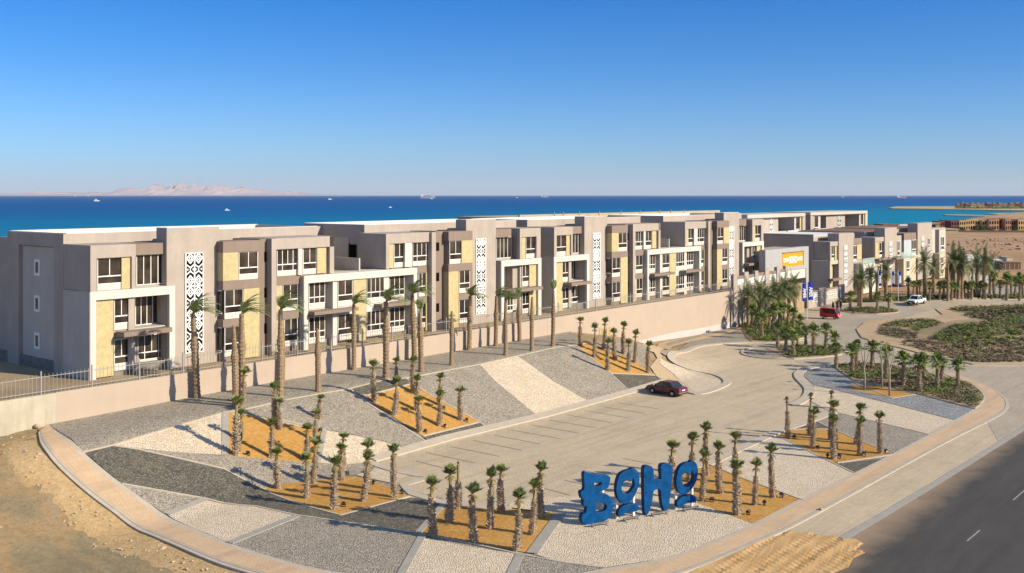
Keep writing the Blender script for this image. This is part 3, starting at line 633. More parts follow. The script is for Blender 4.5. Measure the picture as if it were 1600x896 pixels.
class Fac:
    def __init__(s,name,label,cat,s0,w0,z0,group=None):
        s.s0,s.w0,s.z0=s0,w0,z0; s.o=empty(name,(*xy(s0,w0),z0),WALLA,label,cat,group); s.acc={}
    def A(s,px,y=0): return spx(px,s.w0-y)-s.s0
    def b(s,part,mat,p0,p1,y0,y1,z0,z1,abs_=False):
        a0,a1=(p0,p1) if abs_ else (s.A(p0,y0),s.A(p1,y0))
        m=s.acc.setdefault(part,MB()); m.mat(mat).box(a0,a1,y0,y1,z0-s.z0,z1-s.z0)
    def one(s,part,mat,p0,p1,y0,y1,z0,z1,label=None,abs_=False):
        a0,a1=(p0,p1) if abs_ else (s.A(p0,y0),s.A(p1,y0))
        return MB().mat(mat).box(a0,a1,y0,y1,z0-s.z0,z1-s.z0).build(part,s.o,label)
    def win(s,p0,p1,y,z0,z1,cols=2,trans=True,abs_=False,sill=0,t=.055):
        a0,a1=(p0,p1) if abs_ else (s.A(p0,y),s.A(p1,y))
        m=MB(); bars(m,a0,a1,y,z0-s.z0,z1-s.z0,cols,trans,t)
        if sill: m.mat('white_plaster').box(a0,a1,y-.05,y+.1,z0-sill-s.z0,z0-.004-s.z0)
        w=m.build('window',s.o); MB().mat('glass').box(a0+.02,a1-.02,y-.03,y+.02,z0+.02-s.z0,z1-.02-s.z0).build('pane',w); return w
    def lat(s,p0,p1,y,z0,z1,rows,cols=2):
        m=MB(); lattice(m,s.A(p0,y),s.A(p1,y),y,z0-s.z0,z1-s.z0,rows,cols); m.build('lattice_screen',s.o)
    def awn(s,p0,p1,y0,y1,z0,z1,ref=None):
        r=y0 if ref is None else ref
        a0,a1=s.A(p0,r),s.A(p1,r); m=MB().mat('brown_plaster').box(a0,a1,y0,y0+.25,z0-s.z0,z1-s.z0).box(a0,a0+.22,y0+.25,y1,z0-s.z0,z1-s.z0).box(a1-.22,a1,y0+.25,y1,z0-s.z0,z1-s.z0).box(a0+.22,a1-.22,y0+.25,y1,z0+.16-s.z0,z1-.02-s.z0)
        x=a0+.4
        while x<a1-.3: m.box(x,x+.09,y0+.25,y1,z0+.02-s.z0,z0+.16-s.z0); x+=.34
        m.build('awning',s.o)
    def done(s):
        for k,m in s.acc.items(): m.build(k.split('|')[0],s.o)
def block():
    F_=Fac('apartment_building','long mauve and white three storey apartment block nearest the left edge, behind the wall','apartment building',5.8,-6.0,5.2,'three storey apartment blocks behind the retaining wall')
    b=F_.b; A=F_.A; MV='mauve_plaster';BR='brown_plaster';WH='white_plaster';YS='yellow_stone';GY='grey_plaster'
    # rear bodies with hollow parapets
    Lr=A(496,4.6); Rl=A(569.5,4.6); E=63.0
    for (x0,x1) in ((.32,Lr),(Rl,E)):
        b('wall',MV,x0,x1,4.6,4.85,5.2,17.6,True); b('wall',MV,x0,x0+.25,4.85,15.2,5.2,17.6,True); b('wall',MV,x1-.25,x1,4.85,15.2,5.2,17.6,True)
        b('wall',WH,x0,x1,15.2,15.45,5.2,17.66,True)
        b('roof','roof_white',x0+.25,x1-.25,4.85,15.2,16.6,17.12,True)
        b('roof','roof_white',x0-.02,x1+.02,4.58,4.88,17.6,17.64,True)
        b('roof','roof_white',x0-.02,x0+.27,4.88,15.18,17.6,17.64,True)
    b('wall',MV,.32,2.6,15.5,17.6,5.2,17.0,True)      # narrow slab behind
    # two storey link
    b('wall',MV,Lr-.3,Rl+.3,2.2,14,5.2,12.6,True); b('roof','roof_tan',A(522,0)+.0,Rl+.3,.3,11.9,12.6,12.72,True)
    b('wall',GY,Lr,Rl,12,12.3,12.6,15.9,True); b('wall',MV,Lr,Rl,12,15,15.9,17.3,True)
    b('terrace_wall',GY,A(563,1.2)-.2,A(563,1.2),1.2,7.5,12.72,14.1,True)
    # side recess in the right body facing the terrace: light panel with a door
    b('wall',GY,Rl-.07,Rl-.003,7.2,12,12.72,16.1,True); 
    d=MB().mat('dark_opening').box(Rl-.12,Rl-.075,5.9,7.1,12.72-5.2,15.3-5.2); d.mat('brown_plaster').box(Rl-.14,Rl-.075,7.1,7.25,12.72-5.2,15.45-5.2); d.build('terrace_door',F_.o)
    # gable wall panel and its three small windows
    x=.32
    b('gable_panel',GY,x-.06,x-.004,6.6,12.6,5.2,16.3,True)
    m=MB().mat(MV)
    m.box(x-.30,x-.004,4.6,6.3,0,12.38); m.box(x-.30,x-.004,13.0,15.2,0,12.38); m.box(x-.30,x-.004,6.3,13.0,11.2,12.38); m.build('gable_frame',F_.o)
    for z in (7.2,10.6,13.9):
        m=MB().mat('frame_white').box(x-.12,x-.06,9.35,10.35,z-.25-5.2,z+1.25-5.2); w=m.build('window',F_.o)
        MB().mat('glass').box(x-.13,x-.121,9.6,10.1,z-5.2,z+1.0-5.2).build('pane',w)
    # two storey lower body and front wall plane
    for (x0,x1) in ((.34,Lr-.3),(Rl+.3,E-.02)): b('wall',MV,x0,x1,2.1,4.6,5.2,12.7,True)
    # plinth
    b('plinth','plinth_stone',.28,E,.55,2.0,5.2,5.95,True); b('plinth','plinth_stone',.2,.36,4.5,17.7,5.2,6.2,True)
    # ---- left end bay
    def box(pa,pb,y,q0,q1,l,r,winp,yel,side):       # top storey box with frame
        b('wall',MV,pa,pb,y+.45,4.6,12.75,16.7)
    xa=A(141.3)
    b('wall',MV,xa,A(212.1),.45,4.6,12.75,16.7,True); b('wall',MV,xa,A(151.2),0,.45,12.75,16.7,True); b('wall',MV,A(206),A(212.1),0,.45,12.75,16.7,True); b('wall',MV,A(151.2),A(206),0,.45,15.6,16.7,True)
    F_.win(151.6,189.5,.36,13.3,15.58,sill=.52); F_.one('yellow_panel',YS,190.1,206,.2,.44,12.78,15.6)
    b('wall',BR,A(212.1,.8)+.0,A(258.5,.8),.8,4.6,15.66,16.66,True); b('wall',MV,212.1,258.5,1.3,4.6,12.7,15.66); F_.win(212.6,257.3,1.28,12.9,15.64,4,False)
    def portal(p0,p1,i0,i1,y=0.0,side=None):
        m=MB().mat(WH); z=-5.2
        m.box(A(p0,y),A(i0,y),y,2.1,5.2+z,12.75+z); m.box(A(i1,y),A(p1,y),y,2.1,5.2+z,12.75+z); m.box(A(i0,y),A(i1,y),y,2.1,12.0+z,12.75+z)
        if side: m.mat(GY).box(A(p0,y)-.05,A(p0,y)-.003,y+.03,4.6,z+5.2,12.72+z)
        m.build('white_portal',F_.o)
    portal(141.3,273.6,150.3,265,side=1)
    F_.one('yellow_panel',YS,150.4,177.4,.3,2.1,5.3,11.99)
    for z0,z1 in ((9.75,11.95),(6.2,8.4)): F_.win(177.8,200.7,.5,z0,z1,sill=.55)
    b('wall',MV,177.5,201,.55,2.1,5.6,12.0); b('wall',MV,200.9,210.6,.3,2.1,5.6,12.0); 
    F_.win(210.8,246.8,2.05,9.2,11.95,4,False); b('wall',MV,210.6,265,1.5,2.1,8.4,9.15)
    F_.win(214.5,258,1.45,6.1,8.35,4,True,sill=.5); b('wall',MV,210.8,264.9,1.5,2.09,5.4,8.4)
    b('balcony',GY,210.8,264.9,.5,2.1,9.0,9.18)
    F_.awn(194,269.4,-1.1,.28,8.72,9.12)
    # ---- towers
    def tower(p0,p1,l0,l1):
        q='tower_wall|%d'%p0; b(q,MV,p0,p1,.4,2.1,5.2,18.0); b(q,MV,A(p0,.4)+1.2,A(p1,.4)-.1,2.1,4.7,5.2,16.9,True)
        b('roof','roof_white',A(p0,.4)-.01,A(p1,.4)+.01,.39,2.11,18.0,18.03,True)
        F_.lat(l0,l1,.39,6.35,15.65,9)
    tower(260.5,342.4,288.8,317.5); tower(728.4,774.8,743.3,758.7)
    # ---- left oriel
    y=-.6; o0,o1=348.6,405.4
    b('oriel',BR,o0,o1,y,2.1,15.56,16.62); b('oriel',BR,o0,o1,y,2.1,12.02,12.87); b('oriel',BR,o0,o1,y+.25,2.1,12.87,15.56)
    b('oriel',BR,o0,381,y,2.1,8.5,9.2); b('oriel',BR,o0+.4,381,y+.3,2.1,5.2,8.5); b('oriel',BR,o0+.4,381,y+.3,2.1,9.2,12.02)
    F_.one('yellow_panel',YS,o0,372.4,y+.02,2.0,12.88,15.55); F_.win(372.6,402.5,y+.2,13.35,15.54,sill=.48)
    for z0,z1 in ((9.75,12.0),(6.2,8.48)): F_.win(350.5,379.5,y+.2,z0,z1,sill=.52); 
    for z0,z1 in ((9.75,12.0),(6.2,8.48)):
        a=A(o0,y)+.06; m=MB().mat('frame_white').box(a-.03,a+.03,y+.32,y+1.0,z0-5.2,z0+.1-5.2).box(a-.03,a+.03,y+.32,y+1.0,z1-.1-5.2,z1-5.2); w=m.build('window',F_.o); MB().mat('glass').box(a-.015,a+.015,y+.3,y+.98,z0+.1-5.2,z1-.1-5.2).build('pane',w)
    F_.one('yellow_panel',YS,381.3,405.4,y+.05,2.0,5.3,12.0)
    # ---- strip with small windows
    b('strip_wall',BR,405.4,424.4,.3,4.6,5.2,16.66)
    for z in (14.4,10.85,7.3):
        w=F_.one('window','dark_opening',412.9,420.9,.285,.3,z,z+1.0)
    # ---- second box
    b('wall',MV,424.5,432,-.5,4.6,5.2,16.7); b('wall',MV,432,522.1,-.1,4.6,15.6,16.7); b('wall',MV,515.4,522.1,-.1,4.6,12.8,16.7); b('wall',MV,432,515.4,.35,4.6,12.8,15.6)
    F_.win(432.3,465.6,.3,13.35,15.58,4,sill=.48); b('white_pier|0',WH,466.2,472.8,-.02,.34,12.88,15.58); F_.win(473.2,493.8,.3,13.35,15.58,2,sill=.48); F_.one('yellow_panel',YS,495.8,509.8,.1,.34,12.88,15.58)
    b('wall',BR,432,470,.2,2.1,11.95,12.85); b('wall',BR,432,470,.2,2.1,8.5,9.25); b('wall',BR,432,470,.45,2.1,5.2,11.95)
    F_.one('yellow_panel',YS,432.1,441.1,.22,.44,9.26,11.94); F_.one('yellow_panel',YS,432.1,443.1,.22,.44,5.3,8.49)
    F_.win(441.4,465,.4,9.8,11.94,sill=.5); F_.win(443.7,464.5,.4,6.2,8.48,sill=.5)
    # ---- wide central portal
    y=-.4
    m=MB().mat(WH); z=-5.2
    m.box(A(475.6,y),A(481.8,y),y,1.9,0,7.55); m.box(A(646.6,y),A(652,y),y,1.9,0,7.55); m.box(A(481.8,y),A(646.6,y),y,1.9,6.8,7.55)
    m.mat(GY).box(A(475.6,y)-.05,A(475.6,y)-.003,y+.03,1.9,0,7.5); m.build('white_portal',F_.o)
    def bay(p0,p1,y,cols): 
        for z0,z1 in ((9.75,11.95),(6.2,8.4)): F_.win(p0,p1,y,z0,z1,cols,sill=.52)
        b('bay_wall',WH,p0,p1,y+.04,2.1,5.6,12.0)
    bay(482.2,507.3,.35,3); b('wall',GY,508.5,520,.9,2.1,5.3,12.0)
    b('white_pier|1',WH,520.2,527,-.15,2.1,5.2,12.0); bay(527.4,550.3,-.1,2); F_.one('yellow_panel',YS,552.2,572.1,-.2,2.0,5.3,11.98)
    bay(572.4,599.8,-.1,4); b('white_pier|2',WH,600.2,607.8,-.15,2.1,5.2,12.0); bay(608.2,631.4,.35,3); b('wall',GY,632,646.6,1.2,2.1,5.3,12.0)
    b('wall',BR,481.9,646.5,.30,2.1,8.45,9.1)
    F_.awn(482.5,551.5,-1.3,.28,8.75,9.1,-.4); F_.awn(588,643.2,-1.3,.28,8.75,9.1,-.4)
    # ---- third box (right of terrace)
    b('wall',MV,603.3,608,-.05,4.6,12.8,16.7); b('wall',MV,608,674.8,-.05,4.6,15.6,16.7); b('wall',MV,608,674.8,.4,4.6,12.8,15.6); b('wall',MV,674.8,681,-.4,4.6,5.2,16.7)
    b('wall',MV,603.3,604.5,.4,4.6,12.8,15.6)
    F_.one('yellow_panel',YS,608.1,615,.1,.39,12.88,15.58); F_.win(615.2,632.4,.34,13.35,15.58,sill=.48); b('white_pier|3',WH,633,643.8,-.02,.38,12.88,15.58); F_.win(644.3,672.4,.34,13.35,15.58,4,sill=.48)
    b('wall',BR,652.2,674.8,.2,2.1,12.05,12.8); b('wall',BR,652.2,674.8,.2,2.1,8.5,9.25); b('wall',BR,652.2,674.8,.45,2.1,5.2,12.05)
    F_.win(653.7,664.4,.4,9.8,12.03,sill=.5); F_.win(653.7,664.4,.4,6.2,8.48,sill=.5)
    F_.one('yellow_panel',YS,665.6,674.7,.22,.44,9.26,12.04); F_.one('yellow_panel',YS,665.6,674.7,.22,.44,5.3,8.49)
    b('strip_wall|r',BR,681,695.5,.3,4.6,5.2,16.75)
    for z in (14.45,10.9,7.3): F_.one('window','dark_opening',681.6,686.4,.285,.3,z,z+1.0)
    # ---- right oriel
    y=-.6; o0,o1=701.1,738.5
    b('oriel|r',BR,o0,o1,y,2.1,15.6,16.7); b('oriel|r',BR,o0,o1,y,2.1,12.0,12.86); b('oriel|r',BR,o0,o1,y+.25,2.1,12.86,15.6); b('oriel|r',BR,o0,o1,y+.3,2.1,5.2,12.0); b('oriel|r',BR,717,o1,y,2.1,8.5,9.25)
    F_.win(702,721,y+.2,13.35,15.58,sill=.48); F_.one('yellow_panel',YS,721.4,o1,y+.02,2.0,12.87,15.59)
    F_.one('yellow_panel',YS,o0,716.8,y+.02,2.0,5.3,11.99)
    F_.win(717.2,733.5,y+.25,9.8,11.98,sill=.5); F_.win(717.2,733.5,y+.25,6.2,8.48,sill=.5)
    for z in (13.9,10.3,6.9):
        a=A(o0,y); MB().mat('dark_opening').box(a-.012,a+.01,y+1.2,y+1.7,z-5.2,z+1.1-5.2).build('window',F_.o)
    # ---- right end bay
    b('wall',BR,774.8,799,.8,4.6,15.66,16.7); b('wall',MV,774.8,799,1.3,4.6,12.7,15.66); F_.win(775.2,798.5,1.28,12.95,15.64,4,False)
    b('wall',MV,812.5,844.9,.45,4.6,12.75,16.7); b('wall',MV,812.5,815,0,.45,12.75,16.7); b('wall',MV,838.5,844.9,0,.45,12.75,16.7); b('wall',MV,815,838.5,0,.45,15.6,16.7)
    F_.one('yellow_panel',YS,815.1,821,.15,.44,12.8,15.58); F_.win(821.3,836.6,.36,13.3,15.58,sill=.5)
    portal(783.8,846.1,788,841.2,side=1)
    F_.win(789.4,800.5,2.05,9.3,11.95,3,False); b('wall',MV,801,812.5,.9,2.1,5.4,12.0); 
    for z0,z1 in ((9.75,11.95),(6.2,8.4)): F_.win(815.5,825.8,.5,z0,z1,sill=.55)
    F_.win(792,806,.95,6.2,8.35,3,True,sill=.5)
    b('wall',MV,812.5,827,.55,2.1,5.6,12.0); F_.one('yellow_panel',YS,827.2,841.0,.3,2.1,5.3,11.99); F_.awn(788.4,841,-1.1,.28,8.72,9.12,-.3)
    F_.done(); return F_
B1=block()
o=copy_tree(B1.o); o.location=(*xy(5.8+65.35,-6),5.2); o['label']='mauve and white apartment block beyond the first one, nearer the entrance gate'
# tan parapet building behind the second block
fb=Fac('apartment_building','low tan parapet of an apartment block peeping over the roofs, with thin posts','apartment building',spx(812,-30),-30,5.2)
fb.b('wall','roof_tan',812,1125,0,.3,5.2,17.75); fb.b('wall','roof_tan',0,fb.A(1125),.3,14,5.2,17.3,True); fb.done()
for p in (866,880,905,936,970,1000,1031,1048,1068):
    a=fb.A(p); MB().mat('line_dark').box(a-.12,a+.12,-.06,.1,11.6,12.9).build('roof_post',fb.o)
# ------------------------------------------------------------------ two blocks in the second row
w2=-27; z2=5.2
def rear(name,label,pts,mirror):
    f=Fac(name,label,'apartment building',spx(pts[0],w2),w2,z2,'grey framed apartment blocks in the second row'); return f
f=rear('apartment_building','second row apartment block with pale roof slab, above the orange sign',[1168],0)
b=f.b; ZT=z=16.75
b('roof_slab','grey_plaster',1168,1258.5,-.2,10,15.9,16.7); b('wall','mauve_plaster',1176,1216,.8,10,5.2,15.9); b('wall','mauve_plaster',1216.2,1254,4.5,10,5.2,15.9)
b('wall','mauve_plaster',1254,1258.5,0,10,5.2,15.9); b('white_portal','white_plaster',1231,1252.5,-.2,.2,12.0,12.7); b('white_portal','white_plaster',1231,1232.8,-.2,1.0,9,12.0); b('white_portal','white_plaster',1250.8,1252.5,-.2,1.0,9,12.0)
b('balcony','grey_plaster',1216.3,1229,.8,1.1,9,12.6); b('wall','mauve_plaster',1232.8,1250.8,.6,4,9,11.9)
f.win(1181,1188.6,.78,10.6,14.0,2,sill=.5,t=.09); f.one('yellow_panel','yellow_stone',1176.3,1180.8,.7,.82,9.9,14.1); f.win(1243,1249.5,.5,12.75,15.7,1,False,t=.12); f.one('yellow_panel','yellow_stone',1249.7,1253.8,.3,4.4,12.7,15.8)
b('wall','white_plaster',1241.3,1243,.5,4.4,12.7,15.9)
f.win(1233.2,1241,.55,9.4,11.8,1,False,t=.12); f.win(1242.5,1250.5,.55,9.4,11.8,2,False,t=.12); f.lat(1202,1207,.78,7.2,15.4,7,1); f.done()
f=rear('apartment_building','second row apartment block at the right end, standing against the sea',[1266],0); b=f.b
b('roof_slab','grey_plaster',1266.5,1355.5,-.2,10,16.05,16.8); b('wall','mauve_plaster',1266.5,1270.2,0,10,5.2,16.05); b('wall','mauve_plaster',1290.8,1320.3,.8,10,5.2,16.05); b('wall','mauve_plaster',1270.2,1352,4.5,10,5.2,16.04); b('wall','grey_plaster',1352.2,1355.5,0,10,5.2,16.05)
f.one('yellow_panel','yellow_stone',1270.3,1271.8,.3,4.4,12.7,16); f.win(1272,1278.6,.5,12.9,15.9,1,False,t=.14); b('wall','grey_plaster',1278.8,1282,.5,4.4,12.7,16.04)
b('white_portal','white_plaster',1273.5,1293.5,-.2,.25,12.1,12.7); b('white_portal','white_plaster',1273.5,1275.5,-.2,1,9,12.1); b('white_portal','white_plaster',1291.5,1293.5,-.2,1,9,12.1); b('wall','mauve_plaster',1275.5,1291.5,.6,4,9,12.05)
f.win(1276,1281,.55,9.4,12,1,False,t=.12); f.win(1282,1291,.55,9.4,12,2,False,t=.12); f.lat(1308.8,1313.6,.78,7,15.6,7,1)
b('balcony','grey_plaster',1320.5,1332.5,.8,1.1,9,12.7); b('white_portal','white_plaster',1333.5,1352,-.2,.25,12.1,12.75); b('white_portal','white_plaster',1333.5,1335.3,-.2,1,9,12.1); b('white_portal','white_plaster',1349.8,1351.8,-.2,1,9,12.1); b('wall','mauve_plaster',1335.3,1349.8,.6,4,9,12.05)
f.win(1336,1342,.55,9.4,12,1,False,t=.12); f.win(1343.5,1349.5,.55,9.4,12,1,False,t=.12); f.win(1344.3,1348.6,.5,12.9,15.9,1,False,t=.14); f.one('yellow_panel','yellow_stone',1348.8,1352,.3,4.4,12.7,16); b('wall','grey_plaster',1342.5,1344.2,.5,4.4,12.7,16.04); f.done()
# ------------------------------------------------------------------ gatehouse with sign
wg=-3.0
f=Fac('gatehouse','grey clad gatehouse beam carrying the orange lettered sign over the entrance','gatehouse',spx(1196,wg),wg,0); b=f.b
zt=11.4; b('cladding','cladding_grey',1196,1263.5,0,1.2,7.35,zt); b('soffit_band','white_plaster',1216,1259.5,.15,8,5.6,7.34); b('cladding','cladding_grey',1259.6,1263.5,.02,8,0,7.34)
b('wall','white_plaster',1216,1219,.2,7.9,0,5.6); b('roof','roof_tan',1197,1262,1.2,8,10.2,11.0); b('wall','mauve_plaster',1197,1240,1.25,7.8,7.4,10.2)
b('wall','brown_plaster',f.A(1216,0),f.A(1259,0)+14,7.2,7.9,0,5.6,True)
for z in (8.7,10.05): b('joint','kerb_grey',1196.2,1263.3,-.006,.0,z,z+.03)
for p in (1206,1217,1229,1241,1252): b('joint','kerb_grey',p,p+.15,-.007,.0,7.4,zt-.02)
f.done()
a0,a1=f.A(1222,0),f.A(1254.4,0); zs0,zs1=8.05,10.6
sg=MB().mat('sign_orange').box(a0,a1,-.05,-.01,zs0,zs1).mat('line_dark').box(a1,a1+.25,-.12,-.01,zs0,zs1).box(a0,a1,-.3,-.01,zs1,zs1+.08).build('sign_panel',f.o)
def text(body,parent,mat,x,y,z,size,name='lettering',rot=(PI/2,0,0),ext=.02,sx=1,bold=.0,align='LEFT'):
    cu=bpy.data.curves.new(name,'FONT'); cu.body=body; cu.size=size; cu.extrude=ext; cu.offset=bold; cu.align_x=align; cu.resolution_u=2
    o=bpy.data.objects.new(name,cu); dg=None; col.objects.link(o); bpy.context.view_layer.update()
    me=bpy.data.meshes.new_from_object(o.evaluated_get(bpy.context.evaluated_depsgraph_get())); bpy.data.objects.remove(o); bpy.data.curves.remove(cu)
    me.materials.clear(); me.materials.append(MATS[mat]); me.name=name
    o=bpy.data.objects.new(name,me); col.objects.link(o); o.parent=parent; o.location=(x,y,z); o.rotation_euler=rot; o.scale=(sx,1,1); return o
Wd=a1-a0
text('OHH',sg,'lattice_white',a0+Wd*.03,-.075,zs0+.82,1.15,sx=Wd*.26/2.55,bold=.03); text('BOHO',sg,'lattice_white',a0+Wd*.32,-.09,zs0+.55,1.85,sx=Wd*.34/5.2,bold=.05); text('OHHO',sg,'lattice_white',a0+Wd*.69,-.075,zs0+.85,1.15,sx=Wd*.27/3.5,bold=.03)
# ------------------------------------------------------------------ pierced walls by the gate
def grille(f,p0,p1,y,z0,z1,cols=4,rows=3):
    a0,a1=f.A(p0,y),f.A(p1,y); m=MB().mat('kerb_grey').box(a0,a1,y,y+.03,z0,z1).mat('lattice_white')
    for i in range(cols+1): x=a0+(a1-a0)*i/cols; m.box(x-.06,x+.06,y-.05,y-.001,z0,z1)
    for j in range(rows+1): z=z0+(z1-z0)*j/rows; m.box(a0,a1,y-.06,y-.002,z-.05,z+.05)
    for i in range(cols):
        for j in range(rows):
            x=a0+(a1-a0)*(i+.5)/cols; z=z0+(z1-z0)*(j+.5)/rows; m.box(x-.13,x+.13,y-.045,y-.003,z-.13,z+.13)
    m.build('white_grille',f.o)
f=Fac('pierced_wall','tall stepped mauve wall with square white grilles, behind the gate palms','wall',spx(1146.3,0),0.02,0); b=f.b
b('wall_body','mauve_plaster',1146.3,1231,0,.3,-1,6.6)
for p0,p1,zt in ((1146.3,1152,8.3),(1163.5,1170,8.5),(1180,1185,8.5),(1196,1202,8.6),(1214,1219,8.7),(1227.5,1231,8.7)): b('pier','mauve_plaster',p0,p1,-.12,.4,-1,zt)
for p0,p1,zt in ((1152,1163.5,8.0),(1170,1180,8.0),(1185,1196,8.1),(1202,1214,8.1),(1219,1227.5,8.2)):
    b('coping','brown_plaster',p0,p1,0.01,.3,zt-.55,zt); b('wall_body','mauve_plaster',p0,p1,.1,.29,6.6,zt-.55); grille(f,p0+.3,p1-.3,.06,6.0,zt-.6)
f.done()
f=Fac('pierced_wall','low mauve garden wall with white grilles right of the gate, behind the group of people','wall',spx(1263,-2),-2.0,0); b=f.b
b('wall_body','mauve_plaster',1263,1320,0,.3,-.2,1.0); b('coping','brown_plaster',1263,1320,-.04,.34,2.75,3.1)
for p0,p1 in ((1263,1266),(1280,1290.5),(1312,1320)): b('pier','mauve_plaster',p0,p1,-.1,.4,-.2,3.35)
b('wall_body','mauve_plaster',1263,1320,.15,.3,1.0,2.75)
grille(f,1268,1279,.1,1.0,2.7,3,2); grille(f,1291.5,1311.5,.1,1.0,2.7,6,2); f.done()
# ------------------------------------------------------------------ villas beyond the gate
def tower_(f,p0,p1,l0,l1,zt,lz0,lz1):
    f.b('tower_wall','mauve_plaster',p0,p1,-.2,2.2,.5,zt); f.lat(l0,l1,-.22,lz0,lz1,7,2)
WV=-6.0; MV='mauve_plaster'
f=Fac('apartment_building','mauve apartment house directly right of the gatehouse, with a wide shaded gable','apartment building',spx(1271,-10),WV,.2,'apartment houses beyond the gate'); b=f.b
X0=f.A(1271,4)
b('wall',MV,X0,f.A(1335,4),4,22,.2,12.5,True); b('roof','roof_white',X0+.3,f.A(1335,4)-.3,4.3,21.7,12.5,12.56,True); b('wall',MV,X0,X0+.3,4,22,12.56,12.9,True)
b('wall',MV,1297,1310.7,.5,4,7.7,11.5); b('wall',MV,1297,1310.7,0,.5,10.6,11.5); b('wall',MV,1297,1298.3,0,.5,7.7,10.6); b('wall',MV,1309,1310.7,0,.5,7.7,10.6)
f.win(1298.5,1304.3,.45,8.1,10.5,2,sill=.4,t=.1); f.one('yellow_panel','yellow_stone',1304.6,1308.9,.2,.49,7.7,10.6)
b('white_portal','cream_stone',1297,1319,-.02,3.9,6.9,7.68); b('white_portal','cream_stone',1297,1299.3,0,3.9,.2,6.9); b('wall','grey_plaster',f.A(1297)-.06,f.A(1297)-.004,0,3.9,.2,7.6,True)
b('wall',MV,1299.3,1310.7,1.2,4,.2,6.9); f.win(1301.8,1307.8,1.1,4.4,6.5,2,sill=.4,t=.1); f.win(1301.8,1307.8,1.1,1.2,3.3,2,sill=.4,t=.1); f.one('yellow_panel','cream_stone',1299.4,1301.6,1.0,1.19,.3,6.85)
f.awn(1302,1316,-1.2,0,3.7,4.1); tower_(f,1310.7,1333.6,1318.4,1323.8,13.1,2.2,10.6)
b('wall','brown_plaster',1333.6,1346.5,-.1,4,10.5,11.8); b('wall',MV,1333.6,1346.5,.2,4,.2,10.5); f.win(1332.5,1338.8,.15,7.3,10.3,2,sill=.4,t=.1); f.one('yellow_panel','yellow_stone',1339,1346.3,0,.19,7.2,10.5)
b('wall','white_plaster',1349,1367.5,-2,4,.2,6.4); b('roof','roof_tan',1346.5,1367.5,0.2,3.9,6.4,6.5); f.win(1352,1364,-2.05,3.3,5.6,3,sill=.3,t=.1)
f.one('glass_railing','rail_glass',1348,1366.8,-1.9,-1.86,6.42,7.6); f.awn(1374,1397,-1.4,0,6.6,6.95); f.done()
f=Fac('apartment_building','middle apartment house beyond the gate, glass balcony on its left','apartment building',spx(1352,-10),WV,.2,'apartment houses beyond the gate'); b=f.b
X0=f.A(1351.5,4)
b('wall',MV,X0,f.A(1402,4),4,20,.2,12.6,True); b('roof','roof_brown',X0+.3,f.A(1402,4)-.3,4.3,19.7,12.6,12.66,True)
b('wall',MV,1367.3,1382,.5,4,6.5,11.6); b('wall',MV,1367.3,1382,0,.5,10.6,11.6); b('wall',MV,1367.3,1368.4,0,.5,6.5,10.6); b('wall',MV,1381,1382,0,.5,6.5,10.6)
f.one('yellow_panel','yellow_stone',1368.5,1373,.2,.49,6.6,10.6); f.win(1373.2,1380.6,.45,7.5,10.4,2,sill=.4,t=.11)
b('wall','cream_stone',1367.3,1383,.3,4,.2,6.4); f.win(1371,1377,.25,3.2,5.4,2,sill=.3,t=.11)
tower_(f,1382.5,1401.3,1389,1394,13.6,1.8,10.4)
b('wall',MV,1401.3,1408.5,0,4,.2,11.6); f.win(1401.8,1405.6,-.05,7.0,10.4,2,sill=.4,t=.11); f.one('glass_railing','rail_glass',1408.6,1431,-1.9,-1.86,6.42,7.9)
b('wall','cream_stone',1412,1431,-2,3.9,.2,6.4); f.win(1416,1421,-2.05,3.3,5.9,2,sill=.3,t=.12); f.win(1416,1421,-2.05,.8,2.6,2,sill=.3,t=.12); f.awn(1401,1412,-2.4,0,6.5,6.9); f.done()
f=Fac('apartment_building','third apartment house beyond the gate, pale blue bay over a cream portal','apartment building',spx(1402,-10),WV,.2,'apartment houses beyond the gate'); b=f.b
X0=f.A(1402,4)
b('wall',MV,X0,f.A(1456,4),4,20,.2,12.8,True); b('roof','roof_brown',X0+.3,f.A(1456,4)-.3,4.3,19.7,12.8,12.86,True)
b('wall','brown_plaster',1424,1431.4,-.1,4,10.4,12.0); b('wall','sheet_pale',1412.5,1423.8,-.08,4,6.6,10.4); b('wall','brown_plaster',1412.5,1423.8,-.1,4,10.4,12.0); b('wall','grey_plaster',1424,1431.4,.1,4,6.6,10.4); f.win(1424.3,1431,.05,7.0,10.3,2,sill=.4,t=.11)
b('white_portal','cream_stone',1428,1444,-.5,3.9,5.9,6.6); b('white_portal','cream_stone',1428,1430,-.5,3.9,.2,5.9); b('wall',MV,1430,1436,1.5,4,.2,5.9); f.win(1430.5,1434.5,1.4,3.2,5.6,2,t=.11)
tower_(f,1433.8,1456,1439.5,1443.7,14.2,1.5,11); b('wall','grey_plaster',1456,1461,0,4,.2,12.4); f.win(1450,1452.5,-.26,8,10.4,1,t=.1); f.awn(1430,1440,-1.4,0,2.8,3.1); f.done()
f=Fac('apartment_building','last apartment house beyond the gate, narrow shaded gable against the desert','apartment building',spx(1457,-8),WV,.2,'apartment houses beyond the gate'); b=f.b
X0=f.A(1457,3); b('wall',MV,X0,f.A(1477,3),3,16,.2,12.4,True); b('wall','grey_plaster',1467.5,1477.5,0,3,.2,12.2); f.win(1470,1475,-.04,7.0,10.4,2,sill=.5,t=.13); b('wall','cream_stone',1468,1476.5,-1.5,-.01,.2,6.4); f.win(1470,1474,-1.55,3.2,5.5,2,t=.12); f.win(1470,1474,-1.55,.6,2.5,2,t=.12); f.done()
